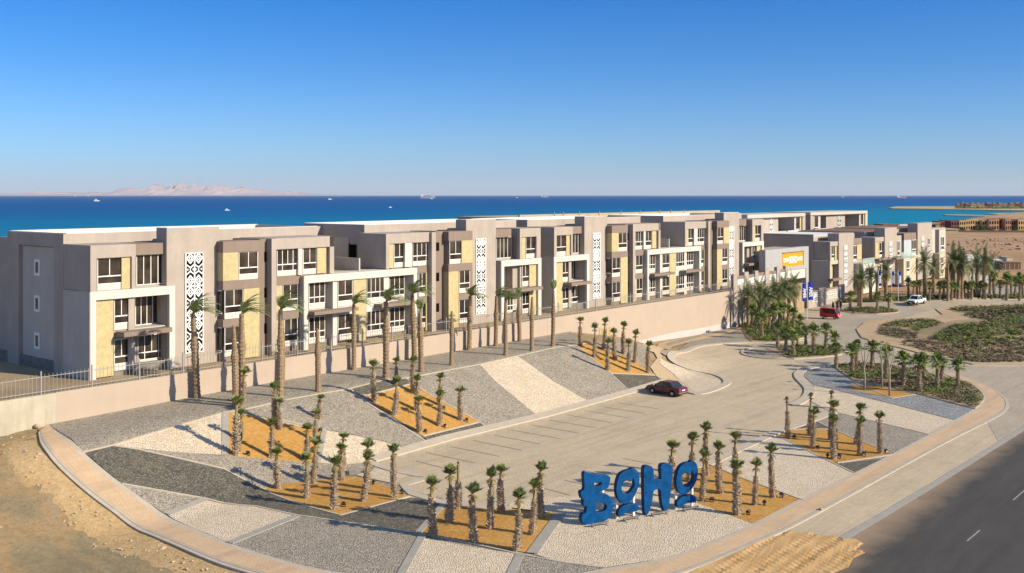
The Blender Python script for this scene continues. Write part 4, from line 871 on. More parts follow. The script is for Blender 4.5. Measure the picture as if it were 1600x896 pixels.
# ------------------------------------------------------------------ plants
R=random.Random(11)
def fan(mb,c,d,up,L,spread,mat,n=7,droop=.25):   # one folded fan leaf: narrow blades from a common point
    mb.mat(mat); d=d.normalized(); side=d.cross(up).normalized() if d.cross(up).length>1e-3 else Vector((1,0,0)); nn=side.cross(d).normalized()
    for i in range(n):
        a=(i/(n-1)-.5)*spread; l=L*(1-.25*abs(a)/(spread/2+.01))*R.uniform(.88,1.08)
        v=(d*math.cos(a)+side*math.sin(a)); q=v.cross(nn).normalized()*L*.085
        mid=c+v*l*.55+nn*L*.05*((i%2)*2-1)*.4; tip=c+v*l+Vector((0,0,-1))*L*droop*R.uniform(.6,1.3)
        mb.add([c-q*.3,c+q*.3,mid+q,tip,mid-q],[(0,1,2,4),(4,2,3)])
def shag_trunk(H,neck,r0=.2,seed=0):
    Q=random.Random(seed); mb=MB(); mb.mat('trunk_shag')
    lx,ly=Q.uniform(-.10,.10),Q.uniform(-.10,.10); at=lambda z:(lx*math.sin(z*.9)+lx*z*.3,ly*math.sin(z*.8),z)
    zs=[-.15,.0,.25,.6,1.0,1.5,H*neck,H*neck+.15]; rr=[r0*1.3,r0*1.15,r0*1.0,r0*.95,r0*.88,r0*.8,r0*.62,r0*.5]
    zs=sorted(zs); mb.tube([at(z) for z in zs],rr,8)
    mb.mat('neck_fibre'); mb.tube([at(z) for z in (H*neck+.1,H*(neck+1)/2,H)],[r0*.46,r0*.40,r0*.5],6)
    n=int(H*neck*60)
    for i in range(n):                            # old leaf bases
        z=.08+(H*neck)*i/n; a=i*2.4+Q.uniform(-.3,.3); rr_=r0*(1.1-.5*(z/(H*neck))**2); c=Vector(at(z)); u=Vector((math.cos(a),math.sin(a),0)); t=Vector((-u.y,u.x,0))
        out=Q.uniform(.07,.17); hh=Q.uniform(.06,.15); w_=.055
        mb.mat(Q.choice(('trunk_shag','trunk_old','trunk_tip')))
        p=c+u*rr_*.8
        mb.add([p-t*w_,p+t*w_,p+u*out+t*w_*.7+Vector((0,0,hh)),p+u*out-t*w_*.7+Vector((0,0,hh)),p+u*(out*.4)+Vector((0,0,hh*1.1))],[(0,1,2,3),(3,2,4),(0,3,4),(1,4,2)])
    return mb,Vector(at(H))
def crown_young(c,seed,L=.55,n=20,lean=(0,0),mats=('fan_leaf','fan_leaf_pale'),spread=1.3,elev=(.42,1.5),dry=6,droop=.05):
    global R; R=random.Random(seed); mb=MB()
    for i in range(n):
        a=i*2.399+R.uniform(-.2,.2); e=elev[0]+(elev[1]-elev[0])*((i+.5)/n)**.75+R.uniform(-.12,.12)
        d=Vector((math.cos(a)*math.cos(e)+lean[0],math.sin(a)*math.cos(e)+lean[1],math.sin(e))).normalized()
        pl=L*R.uniform(.2,.8); p=c+d*pl; mb.mat('neck_fibre').tube([c,p],[.02,.014],3,False)
        fan(mb,p,d,Vector((0,0,1)),L*R.uniform(.8,1.1),spread,mats[0] if R.random()<.7 else mats[1],7,droop)
    for i in range(dry):
        a=R.uniform(0,6.28); d=Vector((math.cos(a),math.sin(a),-.5)).normalized(); fan(mb,c+d*.1,d,Vector((0,0,1)),L*.8,.9,'frond_dry',5)
    return mb
def date_trunk(H,r,seed,bulge=.3,taper=1.0):
    Q=random.Random(seed); mb=MB().mat('trunk_date'); lx=Q.uniform(-.18,.18); ly=Q.uniform(-.12,.12)
    at=lambda z:(lx*(z/H)**2,ly*(z/H)**2,z); n=int(H/.14); pts=[];rr=[]
    for i in range(n+1):
        z=-.2+(H+.2)*i/n; k=1+.35*math.exp(-z/.25)*1.0; k+=bulge*math.exp(-((z-H*.62)/.35)**2)+bulge*.5*math.exp(-((z-H*.45)/.15)**2)
        k*=(1.09 if i%2 else .93); k*=1-(.35*taper)*max(0,z/H-.65)/.35
        pts.append(at(z)); rr.append(r*k*Q.uniform(.96,1.04))
    mb.tube(pts,rr,9)
    for i in range(int(H*14)):                    # cut leaf bases
        z=.2+(H-.2)*i/int(H*14); a=i*2.4; u=Vector((math.cos(a),math.sin(a),0)); t=Vector((-u.y,u.x,0)); c=Vector(at(z)); k=r*(1+bulge*math.exp(-((z-H*.62)/.35)**2))*(1-(.35*taper)*max(0,z/H-.65)/.35)
        p=c+u*k*.95; mb.mat('trunk_old'); mb.add([p-t*.06,p+t*.06,p+u*.045+t*.04+Vector((0,0,.08)),p+u*.045-t*.04+Vector((0,0,.08))],[(0,1,2,3)])
    return mb,Vector(at(H))
def frond(mb,c,az,el,L,droop,n=16,wind=Vector((0,0,0)),mat='frond'):
    p=Vector(c); d=Vector((math.cos(az)*math.cos(el),math.sin(az)*math.cos(el),math.sin(el))); pts=[p.copy()]; ds=[d.copy()]
    for i in range(n):
        d=(d+Vector((0,0,-droop/n))+wind*(1.0/n)).normalized(); p=p+d*(L/n); pts.append(p.copy()); ds.append(d.copy())
    mb.mat(mat).tube(pts[::4]+[pts[-1]],[.03]+[.018]*(len(pts[::4])-1)+[.006],3,False)
    for i in range(2,n+1):
        t=i/n; ll=.62*math.sin(PI*min(1,.18+t*.80))*(1-.15*t); s_=ds[i].cross(Vector((0,0,1)))
        if s_.length<1e-3: continue
        s_.normalize(); upv=s_.cross(ds[i]).normalized()
        for sg in (-1,1):
            for q in (0,.5):
                b0=pts[i]-ds[i]*(L/n)*q; v=(s_*sg*.8+ds[i]*.75+upv*R.uniform(.0,.25)+wind*.15).normalized()*ll*R.uniform(.85,1.1); w_=ds[i]*.030
                mb.add([b0-w_,b0+w_,b0+v*.6+w_*.9-Vector((0,0,.03)),b0+v-Vector((0,0,.1*ll)),b0+v*.6-w_*.9-Vector((0,0,.03))],[(0,1,2,4),(4,2,3)])
def crown_date(c,seed,n=22,L=2.2,wind=(0,0,0),droop=1.1,el=(0,1.4),mat='frond',dry=2,azr=None):
    global R; R=random.Random(seed); mb=MB()
    for i in range(n):
        e=el[0]+(el[1]-el[0])*((i+.5)/n)**.9; frond(mb,c,(i*2.399 if azr is None else R.uniform(-azr,azr)-.3)+R.uniform(-.25,.25),e,L*R.uniform(.85,1.1),droop*R.uniform(.8,1.25),14,Vector(wind),mat if (i%3 or mat=='frond_olive') else 'frond_light')
    for i in range(dry): frond(mb,c,R.uniform(0,6.28),-.5,L*.7,1.2,10,Vector(wind),'frond_dry')
    return mb
# prototypes: (trunk mesh, crown mesh, nominal height)
PROT={}
def proto(key,tr,cr,H): PROT[key]=(tr.mesh('trunk',False),cr.mesh('crown') if cr else None,H)
for i in range(5):
    t,c=shag_trunk(3.05,(.72,.84,.68,.88,.78)[i],.20+.02*(i%3),i); proto('young%d'%i,t,crown_young(c,20+i,.52,27,((.25,-.05),(0,0),(.1,.1),(.3,0),(.15,-.1))[i]),3.85)
t,c=shag_trunk(3.3,.68,.2,9); proto('sparse',t,crown_young(c,31,.3,12,mats=('frond_dry','fan_leaf'),dry=5),3.7)
t,c=shag_trunk(3.6,.6,.24,12); proto('spike',t,crown_young(c,32,.25,5,elev=(1.2,1.5),mats=('frond_dry','frond_dry'),dry=1),3.95)
for i in range(4):
    t,c=shag_trunk(2.3,.85,.2,40+i); proto('leafy%d'%i,t,crown_young(c,50+i,.85,26,(.08,0),('fan_leaf','fan_leaf_bright'),1.8,(-.35,1.45),6,.3),3.4)
WND=(.8,-.25,.0)
for i in range(3):
    t,c=date_trunk(6.3,.25,60+i); proto('tall%d'%i,t,crown_date(c,70+i,16,2.35,WND,1.35,(.45,1.5),dry=0,azr=1.9),7.3)
t,c=date_trunk(7.6,.25,66,.25,1.5); proto('bare',t,None,7.6)
t,c=date_trunk(6.6,.25,67,.3,1.6); m_=MB(); R=random.Random(3)
for i in range(7): frond(m_,c,i*2.4,1.35,1.4,.1,10)
proto('tied',t,m_,7.9)
for i in range(3):
    t,c=date_trunk(4.2,.27,80+i,.15); proto('date%d'%i,t,crown_date(c,90+i,26,2.6,(.15,0,0),1.6,(-.1,1.45),mat='frond_olive',dry=5),6.0)
def palm(key,name,x,y,z,hgt,label,group,rz=None,cat='palm tree',lat=None):
    tm,cm,H=PROT[key]; k=hgt/H; lx=(lat or (k*.4+.6))*R2.uniform(.88,1.12)
    o=empty(name,(x,y,z),R2.uniform(0,6.28) if rz is None else rz,label,cat,group); o.scale=(lx,lx,k)
    o.rotation_euler[0]=R2.gauss(0,.02); o.rotation_euler[1]=R2.gauss(.01,.02)
    t=bpy.data.objects.new('trunk',tm); col.objects.link(t); t.parent=o
    if cm: c=bpy.data.objects.new('crown',cm); col.objects.link(c); c.parent=o
    return o
R2=random.Random(5)
def bed(pts,name,desc,group,keys,cat='palm tree',off=0):
    """pts: (base px, base py, top py[, key]); the label counts from the left"""
    pts=sorted(pts,key=lambda p:p[0]); n=len(pts)
    for i,p in enumerate(pts):
        x,y,z=G(p[0],p[1],off); hg=(p[1]-p[2])*y/F; key=p[3] if len(p)>3 else keys[(i*3+n)%len(keys)]
        rz=None
        if key.startswith('tall'): rz=R2.uniform(-.5,.5)
        if key.startswith('young'): rz=R2.uniform(-.9,.9)
        nm=ORD[i] if i<20 else 'number '+str(i+1)
        extra={'bare':'crownless ','tied':'narrow tied-up ','sparse':'withered ','spike':'crownless '}.get(key,'')
        palm(key,name,x,y,z-.02,hg,extra+desc%nm,group,rz,cat)
YK=['young%d'%i for i in range(5)]
bed([(308,622,468),(378,628,468),(438,620,462),(442,598,512,'bare'),(368,636,508,'bare'),(497,612,513,'bare'),(552.7,578,458),(603,591,452),(600,566,480,'bare'),(648,563,443),(658,581,467,'tied'),(705,571,486,'bare'),(733,547,449),(774.5,541,450),(790,555,455),(812,534,449,'tied'),(831,548,464,'bare'),(863.4,541,437,'tied')],
 'date_palm','tall date palm along the retaining wall, %s from the left in the row','tall date palms along the wall',['tall0','tall1','tall2'])
bed([(369,711,612),(373,688,637),(378,634,571),(425,716,650),(430,668,594),(438,672,619),(477,720,659),(492,690,637),(500,655,615)],'young_palm','shaggy young palm in the orange bed nearest the left, %s from left','young palms in the orange sand beds',YK)
bed([(435,764,695),(489,756,680),(479,779,704),(522.4,796,707),(534,751,689),(537,729,673),(567,784,702),(573.6,764,684),(617,777.6,689)],'young_palm','shaggy young palm in the pointed orange bed by the parking corner, %s from left','young palms in the orange sand beds',YK)
bed([(586,628.6,558),(616,649,585),(618,600,556),(646,613.6,553),(651,642,583),(686.4,633.6,580),(685.7,665.4,607),(656,675.5,615),(720,657,602)],'young_palm','shaggy young palm in the orange bed on the slope, %s from left','young palms in the orange sand beds',YK)
bed([(678,838.7,738),(701,817,723),(715,795,719,'spike'),(741,848.7,751.6),(765.5,827,726.5),(784,802,721.5),(806.6,860,759),(831,836,743),(846,810,718)],'young_palm','shaggy young palm in the orange bed left of the blue letters, %s from left','young palms in the orange sand beds',YK)
bed([(1052,766.7,683),(1077,753,671),(1105.4,743,657),(1097,783.5,696.4),(1125.5,771.7,684.7),(1150.6,756.7,669),(1152,805,715),(1179,790,714),(1208,778,690)],'young_palm','shaggy young palm in the orange bed right of the blue letters, %s from left','young palms in the orange sand beds',YK)
bed([(1231,685.7,619,'sparse'),(1265.4,681,613,'sparse'),(1269.5,701.4,633.5),(1303,718,644.5),(1305,702,619.4),(1298,688,609,'sparse'),(1338,694.7,626),(1343,713,648),(1375.6,709,640)],'young_palm','shaggy young palm in the orange bed beside the main road, %s from left','young palms in the orange sand beds',YK)
bed([(907,540,492),(928.7,558.7,502),(943,546,493.5),(949.7,579,526),(961,562,511),(974.5,553.7,499.5),(981.5,580,527),(991.6,567,512.5),(1013,583,530)],'young_palm','shaggy young palm in the orange bed above the parked maroon car, %s from left','young palms in the orange sand beds',YK)
LK=['leafy%d'%i for i in range(4)]
bed([(1306,575.6,532),(1331,583,533.5),(1338,571,530),(1363,577,529),(1385,593,536),(1410.5,603,545),(1436,613,549),(1444,593,550),(1463.6,609,548),(1470,597,556),(1497,606,556.7)],'fan_palm','leafy fan palm in the right hand planted lobe, %s from left','fan palms in the planted lobe',LK)
bed([(1216,545,500),(1226.5,552,510),(1240.7,556.7,512),(1246,541,515),(1259,545,506),(1272,555,503),(1290,546.5,501.6),(1305,556,515)],'fan_palm','leafy fan palm on the small kerbed island, %s from left','fan palms on the small island',LK)
bed([(1174,516,473),(1182,523,480),(1191,530,484),(1201,517,478),(1210,524,470),(1222,514,468),(1232,508,474),(1240,516,478),(1250,522,490)],'fan_palm','leafy fan palm in the planted bed below the stepped wall, %s from left','fan palms below the stepped wall',LK)
DK=['date0','date1','date2']
bed([(1169,513,440),(1186,509,436),(1209,506,434),(1225,502,430),(1243,497,426),(1198,511,446),(1218,508,440),(1233,503,438)],'date_palm','full crowned date palm before the stepped gate wall, %s from left','date palms before the gate wall',DK)
bed([(1328,487,452,'leafy0'),(1345,481,418,'date1'),(1370,488.5,455,'leafy1'),(1389,485.6,455,'leafy2'),(1360,471,414,'date0'),(1384,470,404,'date2'),(1342,479,420,'date2'),(1371,471,420,'date1')],'date_palm','palm on or behind the oval island at the flags, %s from left','palms around the oval island',DK)
bed([(1445,466,388,'date0'),(1458,457,402,'date1'),(1481,470,412,'bare'),(1488,466,384,'date1'),(1497,467,386,'date2'),(1503,467,392,'date0'),(1519,466,415,'bare'),(1527,463,390,'date1'),(1537,467,388,'date2'),(1547,460,396,'date0')],'date_palm','tall date palm beyond the roundabout, %s from left','tall date palms beyond the roundabout',DK)
far=[(1419.6,466,432),(1427,461,438),(1433,460,440),(1438,459,437),(1452,470,438),(1468,468,438),(1475,467,436),(1487,469,438),(1493,467,440),(1507,466,437),(1513,467,441),(1518,468,436),(1523,465,440),(1531,466,438),(1540,468,440),(1554,465,420),(1562,467,436),(1573,470,424),(1580,465,428),(1584.6,467,432),(1593,470,423),(1598,464,430)]
bed(far,'fan_palm','small fan palm in the hedge row beyond the road, %s from left','small fan palms in the hedge row',LK)
# thin frangipani trees
for i,(px,py,tp,lab) in enumerate([(1351,610,540,'thin bare frangipani tree in the small orange triangle, left of three'),(1378,606,528,'thin bare frangipani tree with one leaf tuft, middle of three'),(1390,619,540,'thickest bare frangipani tree, right of three, forked at the top')]):
    x,y,z=G(px,py); H=(py-tp)*y/F; o=empty('frangipani_tree',(x,y,z),i,lab,'tree','thin frangipani trees'); rr=random.Random(i)
    m=MB().mat('bark_pale').tube([(0,0,-.1),(.02,0,H*.3),(-.05,.03,H*.52)],[.13,.10,.08],7)
    m.build('trunk',o,smooth=True); m=MB().mat('bark_pale')
    for k in range(3 if i!=1 else 2):
        a=k*2.2+i; ex=(math.cos(a)*.5,math.sin(a)*.5,H*(.85+.1*k)); m.tube([(-.05,.03,H*.5),(ex[0]*.5,ex[1]*.5,H*.68),ex],[.07,.05,.03],5)
    m.build('branch',o); R=random.Random(i); m=MB()
    for k in range(3 if i==1 else 1): fan(m,Vector((.1,0,H*.9)),Vector((R.uniform(-1,1),R.uniform(-1,1),.6)),Vector((0,0,1)),.5,2.0,'fan_leaf',7)
    m.build('leaf_tuft',o)
# ground cover
def cover(name,px,dens,hgt,mats,seed,label,sz=.16,dz=.12):
    Q=random.Random(seed); P=[(p[0],p[1]) for p in W(px)]; xs=[p[0] for p in P]; ys=[p[1] for p in P]; area=(max(xs)-min(xs))*(max(ys)-min(ys)); mb=MB()
    for i in range(int(area*dens*1.5)):
        x=Q.uniform(min(xs),max(xs)); y=Q.uniform(min(ys),max(ys))
        if not inpoly(x,y,P): continue
        nz=noise.noise((x*.22,y*.22,seed)); n2=noise.noise((x*.9,y*.9,seed+5))
        if n2+nz*.6<-.38: continue
        hh=hgt*(.55+.6*(n2+.3))*Q.uniform(.6,1.2); z0=h(x,y)+dz
        mb.mat(mats[min(len(mats)-1,max(0,int((nz+.45)*len(mats)/.9+Q.uniform(-.4,.4))))])
        for k in range(5):
            a=Q.uniform(0,6.28); c=Vector((x+Q.gauss(0,.12),y+Q.gauss(0,.12),z0+hh*Q.random())); u=Vector((math.cos(a),math.sin(a),Q.uniform(-.3,.6)))*sz*1.25; v=Vector((-u.y,u.x,Q.uniform(-.1,.12)))*.7
            mb.add([c-u,c+v*.6,c+u,c-v*.6],[(0,1,2,3)])
    o=mb.build(name); return tag(o,label,'ground cover',None,'stuff')
cover('ground_cover',[(1305,573),(1340,568.5),(1385,571),(1440,583),(1490,593),(1518,604),(1531,617),(1534,627),(1523,638),(1441,617),(1370,601),(1332,592)],9,.35,['cover_dry','cover_olive','cover_green'],1,'low dry and green planting in the right hand lobe',.11)
cover('ground_cover',[(1160,508),(1180,501),(1230,501),(1258,510),(1260,527),(1240,532),(1200,535),(1178,533),(1168,522)],9,.6,['cover_olive','cover_green','cover_green'],2,'green bushes under the palms by the stepped wall',.14)
cover('ground_cover',[(1215,545),(1240,542),(1290,542),(1318,548),(1312,552),(1290,557),(1240,560),(1230,557)],10,.4,['cover_green','cover_olive','cover_green'],3,'green planting on the small kerbed island',.12)
cover('ground_cover',[(1318,484),(1345,481),(1380,481.5),(1403,486),(1400,488.5),(1370,491),(1335,490),(1320,487)],6,.35,['cover_olive','cover_green','cover_dry'],4,'low planting on the oval island',.14)
cover('ground_cover',[(1310,475.5),(1330,473.5),(1400,472),(1470,469.5),(1600,467.5),(1750,465.5),(1750,460),(1600,462),(1500,463),(1440,465),(1370,468),(1310,471)],4,.8,['cover_green','cover_olive','cover_green'],5,'long green hedge planting beyond the road',.22)
cover('ground_cover',[(1372,523),(1375,512),(1400,515),(1436,522),(1432,530),(1414,532),(1390,527)],7,.4,['cover_dry','cover_olive','cover_dry'],6,'dry brown planting patch at the left tip of the mound',.13)
cover('ground_cover',[(1378,510),(1400,504),(1440,500.5),(1462,502),(1474,508),(1432,519),(1424,513)],8,.5,['cover_olive','cover_green','cover_olive'],7,'green strip of shrubs on top of the left mound',.13)
cover('ground_cover',[(1409,536),(1440,532),(1480,540),(1500,544),(1540,540),(1600,533),(1750,530),(1750,566),(1600,567),(1540,568),(1500,566),(1450,551),(1430,544),(1410,541)],7,.4,['cover_dry','cover_dry','cover_olive'],8,'dry brown ground cover on the near slope of the mound',.15)
cover('ground_cover',[(1452,531),(1490,512),(1520,508),(1545,512),(1560,530),(1600,528),(1750,524),(1750,531),(1600,534),(1540,541),(1500,543),(1480,538)],8,.6,['cover_green','cover_olive','cover_green'],9,'bright green shrubs across the middle of the mound',.15)
cover('ground_cover',[(1530,507),(1545,503),(1600,498),(1750,492),(1750,522),(1600,526),(1562,528),(1548,512)],6,.45,['cover_dry','cover_olive','cover_green'],10,'mixed dry and green cover on the far right mound',.16)
cover('ground_cover',[(1484,485),(1500,482),(1560,481),(1600,478),(1750,474),(1750,497),(1600,500),(1540,501),(1505,493),(1540,490)],6,.6,['cover_olive','cover_dry','cover_green'],11,'scrub on the mounds beside the road at the right edge',.18)
# loose stones along the footpath and on the dirt
mb=MB().mat('rock'); Q=random.Random(4)
def stone(mb,x,y,z,r,Q):
    n=6; vs=[];
    for j,(zz,k) in enumerate(((-.3,.8),(.25,1.0),(.75,.6))):
        for i in range(n):
            a=2*PI*i/n+j*.3; q=r*k*Q.uniform(.7,1.2); vs.append((x+q*math.cos(a),y+q*math.sin(a),z+r*zz*.8))
    vs.append((x,y,z+r*.75)); fs=[(j*n+i,j*n+(i+1)%n,(j+1)*n+(i+1)%n,(j+1)*n+i) for j in range(2) for i in range(n)]+[(2*n+i,2*n+(i+1)%n,3*n) for i in range(n)]
    mb.add(vs,fs)
for i in range(1300):
    k=Q.randrange(len(OUT_W)-1); t=Q.random(); a=Vector(OUT_W[k][:2]); c=Vector(OUT_W[k+1][:2]); p=a+(c-a)*t; tn=(c-a).normalized(); nn=Vector((tn.y,-tn.x)); dd=abs(Q.gauss(0,1))*3.2+.5; p=p+nn*dd
    stone(mb,p.x,p.y,h(p.x,p.y)-.09-.30*min(1,dd/3.3)**2+.02,Q.choice((.03,.03,.04,.05,.06,.10)),Q)
tag(mb.build('loose_stones'),'scattered pale stones along the outer edge of the brick footpath','stones',None,'stuff')
for i,(px,py,r,lab) in enumerate([(58,668,.28,'pale block lying on the top end of the brick footpath'),(61,706,.22,'white stone beside the outer kerb near the path top'),(1283,798,.18,'small stone standing on the lay-by kerb'),(255,854,.3,'pale boulder just outside the footpath, lower of two'),(130,745,.2,'pale boulder just outside the footpath, upper of two')]):
    x,y,z=G(px,py); mb=MB().mat('rock'); stone(mb,0,0,0,r,Q); o=mb.build('stone'); o.location=(x,y,z+.08 if i in(0,2) else z-.2); tag(o,lab,'stone')
# floodlights in the beds
def spot(px,py,i,lab):
    x,y,z=G(px,py); o=empty('garden_spotlight',(x,y,z),.7*i,lab,'spotlight','small spotlights in the palm beds')
    MB().mat('car_trim').box(-.12,.12,-.1,.1,0,.05).box(-.15,-.12,-.03,.03,.05,.28).box(.12,.15,-.03,.03,.05,.28).build('bracket',o)
    m=MB(Matrix.Translation((0,0,.26))@Matrix.Rotation(-.6,4,'X')); m.mat('car_trim').box(-.115,.115,-.13,.1,-.09,.09).mat('lamp_clear').box(-.1,.1,.1,.112,-.075,.075); m.build('lamp_head',o)
sp=[(O_[0],O_[1]) for O_ in []]
K1=lambda x,y:(1000+x/2.9875,596+y/2.9875); K2=lambda x,y:(350+x/2.9875,560+y/2.9875)
g1=sorted([K1(335,565),K1(505,625),K1(580,580),K1(660,545)]); g2=sorted([K1(720,270),K1(830,318),K1(875,358),K1(930,362),K1(1045,352),K1(1150,338)]); g3=sorted([K2(112,455),K2(450,345)]); g4=sorted([K2(558,695),K2(697,590),K2(575,547),K2(830,635)]); g5=sorted([K2(940,350),K2(1030,325),K2(1025,240),K2(1132,298)])
for grp,d in ((g1,'right of the blue letters'),(g2,'beside the main road'),(g3,'nearest the left'),(g4,'by the parking corner'),(g5,'on the slope')):
    for i,(px,py) in enumerate(grp): spot(px,py,i,'small dark spotlight in the orange bed %s, %s from left'%(d,ORD[i]))
# ------------------------------------------------------------------ blue letters
def ground(px,py): return Vector(G(px,py))
LA=ground(944.5,817); LB=ground(1085,794.5); ldir=(LB-LA).to_2d().normalized(); lang=math.atan2(ldir.y,ldir.x)
def lp(cx,cy):                                   # crop point -> (t,z) on the letters' plane
    px=900+cx/6.4; py=700+cy/6.4; t_=(px-800)/F
    # X=t_*Y ; point on plane LA + ldir*u
    u=(t_*LA.y-LA.x)/(ldir.x-t_*ldir.y); Y=LA.y+ldir.y*u; return u,EYE-(py-305)*Y/F
def chai(P,it=1):
    for _ in range(it):
        Q=[]
        for i in range(len(P)):
            a=Vector(P[i]); c=Vector(P[(i+1)%len(P)]); Q+=[a*.78+c*.22,a*.22+c*.78]
        P=Q
    return P
def letter(label,outers,holes,posts,rod):
    o=empty('sign_letter',(LA.x,LA.y,0),lang,label,'letter sculpture','four big blue letters of the sign')
    for k,(name,out) in enumerate(outers):
        cu=bpy.data.curves.new(name,'CURVE'); cu.dimensions='2D'; cu.fill_mode='BOTH'; cu.extrude=.15; cu.bevel_depth=.03; cu.bevel_resolution=2
        for P in [out]+(holes if k==0 else []):
            P=chai([lp(*q) for q in P]); s_=cu.splines.new('POLY'); s_.points.add(len(P)-1); s_.use_cyclic_u=True
            for i,p in enumerate(P): s_.points[i].co=(p[0],p[1],0,1)
        t=bpy.data.objects.new(name,cu); col.objects.link(t); bpy.context.view_layer.update()
        me=bpy.data.meshes.new_from_object(t.evaluated_get(bpy.context.evaluated_depsgraph_get())); bpy.data.objects.remove(t); bpy.data.curves.remove(cu)
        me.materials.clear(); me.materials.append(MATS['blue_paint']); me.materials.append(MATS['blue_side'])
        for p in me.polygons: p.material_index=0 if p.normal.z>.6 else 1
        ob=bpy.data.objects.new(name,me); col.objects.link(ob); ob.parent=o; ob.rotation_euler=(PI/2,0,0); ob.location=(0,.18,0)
    for (cx,cyt,cyb) in posts:
        u,zt=lp(cx,cyt); u2,_=lp(cx,cyb); gx,gy=LA.x+ldir.x*u,LA.y+ldir.y*u; zb=h(gx,gy)
        MB().mat('post_white').box(u-.07,u+.07,.26,.40,zb-.1,zt).build('post',o)
    return o
B_out=[(80,250),(105,245),(150,262),(235,268),(345,282),(335,360),(320,400),(230,440),(215,455),(280,458),(335,480),(365,530),(372,600),(350,670),(300,725),(220,750),(130,770),(70,755),(55,700),(70,660),(105,655),(115,560),(95,590),(75,570),(80,510),(60,505),(45,440),(90,425),(85,330)]
letter('blue capital B, leftmost of the four big letters',[('letter_face',B_out)],[[(180,335),(250,340),(268,350),(250,375),(180,402)],[(198,530),(260,540),(305,565),(315,590),(290,635),(198,658)]],[(293,430,752),(140,700,775)],None)
O_out=[(565,205),(590,210),(620,240),(635,300),(628,370),(600,450),(560,520),(500,560),(450,545),(420,500),(405,430),(415,340),(440,270),(490,235),(545,222)]
letter('blue letter O with an underline, between B and H',[('letter_face',O_out),('underline',[(430,620),(470,585),(540,562),(600,562),(625,580),(628,615),(605,632),(540,635),(480,655),(440,690),(425,680)])],[[(480,330),(525,320),(540,335),(562,325),(568,285),(590,330),(590,380),(560,430),(520,465),(480,465),(455,430),(455,380)]],[(434,500,728),(602,430,702)],None)
H_out=[(680,190),(720,180),(760,190),(775,220),(778,325),(820,318),(862,318),(850,240),(852,170),(900,158),(945,165),(965,190),(960,300),(945,450),(930,570),(905,630),(890,635),(870,590),(855,500),(850,400),(775,420),(765,500),(745,600),(715,665),(700,672),(688,640),(682,450),(680,300)]
letter('blue capital H, third of the four big letters',[('letter_face',H_out)],[],[(715,600,682),(892,580,655)],None)
O2=[(1155,130),(1185,135),(1210,170),(1220,230),(1210,310),(1180,380),(1130,440),(1080,465),(1040,455),(1015,410),(1003,340),(1015,250),(1045,190),(1090,155),(1148,147)]
letter('blue letter O with an underline, rightmost of the big letters',[('letter_face',O2),('underline',[(1015,535),(1050,500),(1120,475),(1180,475),(1208,495),(1205,535),(1170,545),(1110,550),(1060,575),(1030,600),(1015,590)])],[[(1075,255),(1110,240),(1130,260),(1150,250),(1160,200),(1185,270),(1180,330),(1140,370),(1090,382),(1060,350),(1050,300)]],[(1026,440,632),(1188,360,608)],None)
for i,(a,c,lab) in enumerate([((150,805),(325,775),'the letter B'),((475,750),(638,716),'the first letter O'),((755,698),(925,666),'the letter H'),((1070,648),(1220,622),'the last letter O')]):
    A_=ground(900+a[0]/6.4,700+a[1]/6.4); C_=ground(900+c[0]/6.4,700+c[1]/6.4); L=(C_-A_).to_2d().length
    o=empty('floodlight_bar',A_,math.atan2(C_.y-A_.y,C_.x-A_.x),'low steel light bar on the white gravel in front of '+lab,'light bar','light bars before the letters')
    MB().mat('steel').box(0,L,-.05,.05,.2,.3).build('lamp_bar',o)
    for x in (.15,L-.15): MB().mat('steel').box(x-.03,x+.03,-.25,.25,0,.05).box(x-.03,x+.03,-.03,.03,.05,.2).build('foot',o)
# ------------------------------------------------------------------ vehicles
def wheel(parent,x,y,r,side,w=.2):
    m=MB().mat('rubber'); n=20
    def ring(rr,yy): return [(x+rr*math.cos(2*PI*k/n),yy,r+rr*math.sin(2*PI*k/n)) for k in range(n)]
    y0,y1=y-w/2,y+w/2; prof=[(r*.62,y0),(r*.93,y0),(r,y0+.03),(r,y1-.03),(r*.93,y1),(r*.62,y1)]; vs=[]; 
    for rr,yy in prof: vs+=ring(rr,yy)
    fs=[(j*n+k,j*n+(k+1)%n,((j+1)%len(prof))*n+(k+1)%n,((j+1)%len(prof))*n+k) for j in range(len(prof)) for k in range(n)]
    m.add(vs,fs); t=m.build('wheel',parent,smooth=True)
    yo=y+side*(w/2-.02); m=MB().mat('rim'); c=(x,yo,r); vs=[c]+[(x+r*.62*math.cos(2*PI*k/n),yo-side*.03,r+r*.62*math.sin(2*PI*k/n)) for k in range(n)]; m.add(vs,[(0,1+k,1+(k+1)%n) for k in range(n)])
    for k in range(5):
        a=2*PI*k/5; m.tube([(x,yo+side*.01,r),(x+r*.6*math.cos(a),yo+side*.01,r+r*.6*math.sin(a))],[.05,.035],4)
    m.build('rim',t)
def hull(mb,sec,mat):                            # sec: list of (x,[(y,z)...]) half profiles from bottom centre to top centre, mirrored
    mb.mat(mat); n=len(sec[0][1]); vs=[]
    for x,pr in sec:
        vs+=[(x,y,z) for y,z in pr]+[(x,-y,z) for y,z in reversed(pr)]
    m=2*n; fs=[(i*m+k,i*m+(k+1)%m,(i+1)*m+(k+1)%m,(i+1)*m+k) for i in range(len(sec)-1) for k in range(m)]
    fs+=[tuple(range(m)),tuple((len(sec)-1)*m+k for k in range(m))[::-1]]; mb.add(vs,fs)
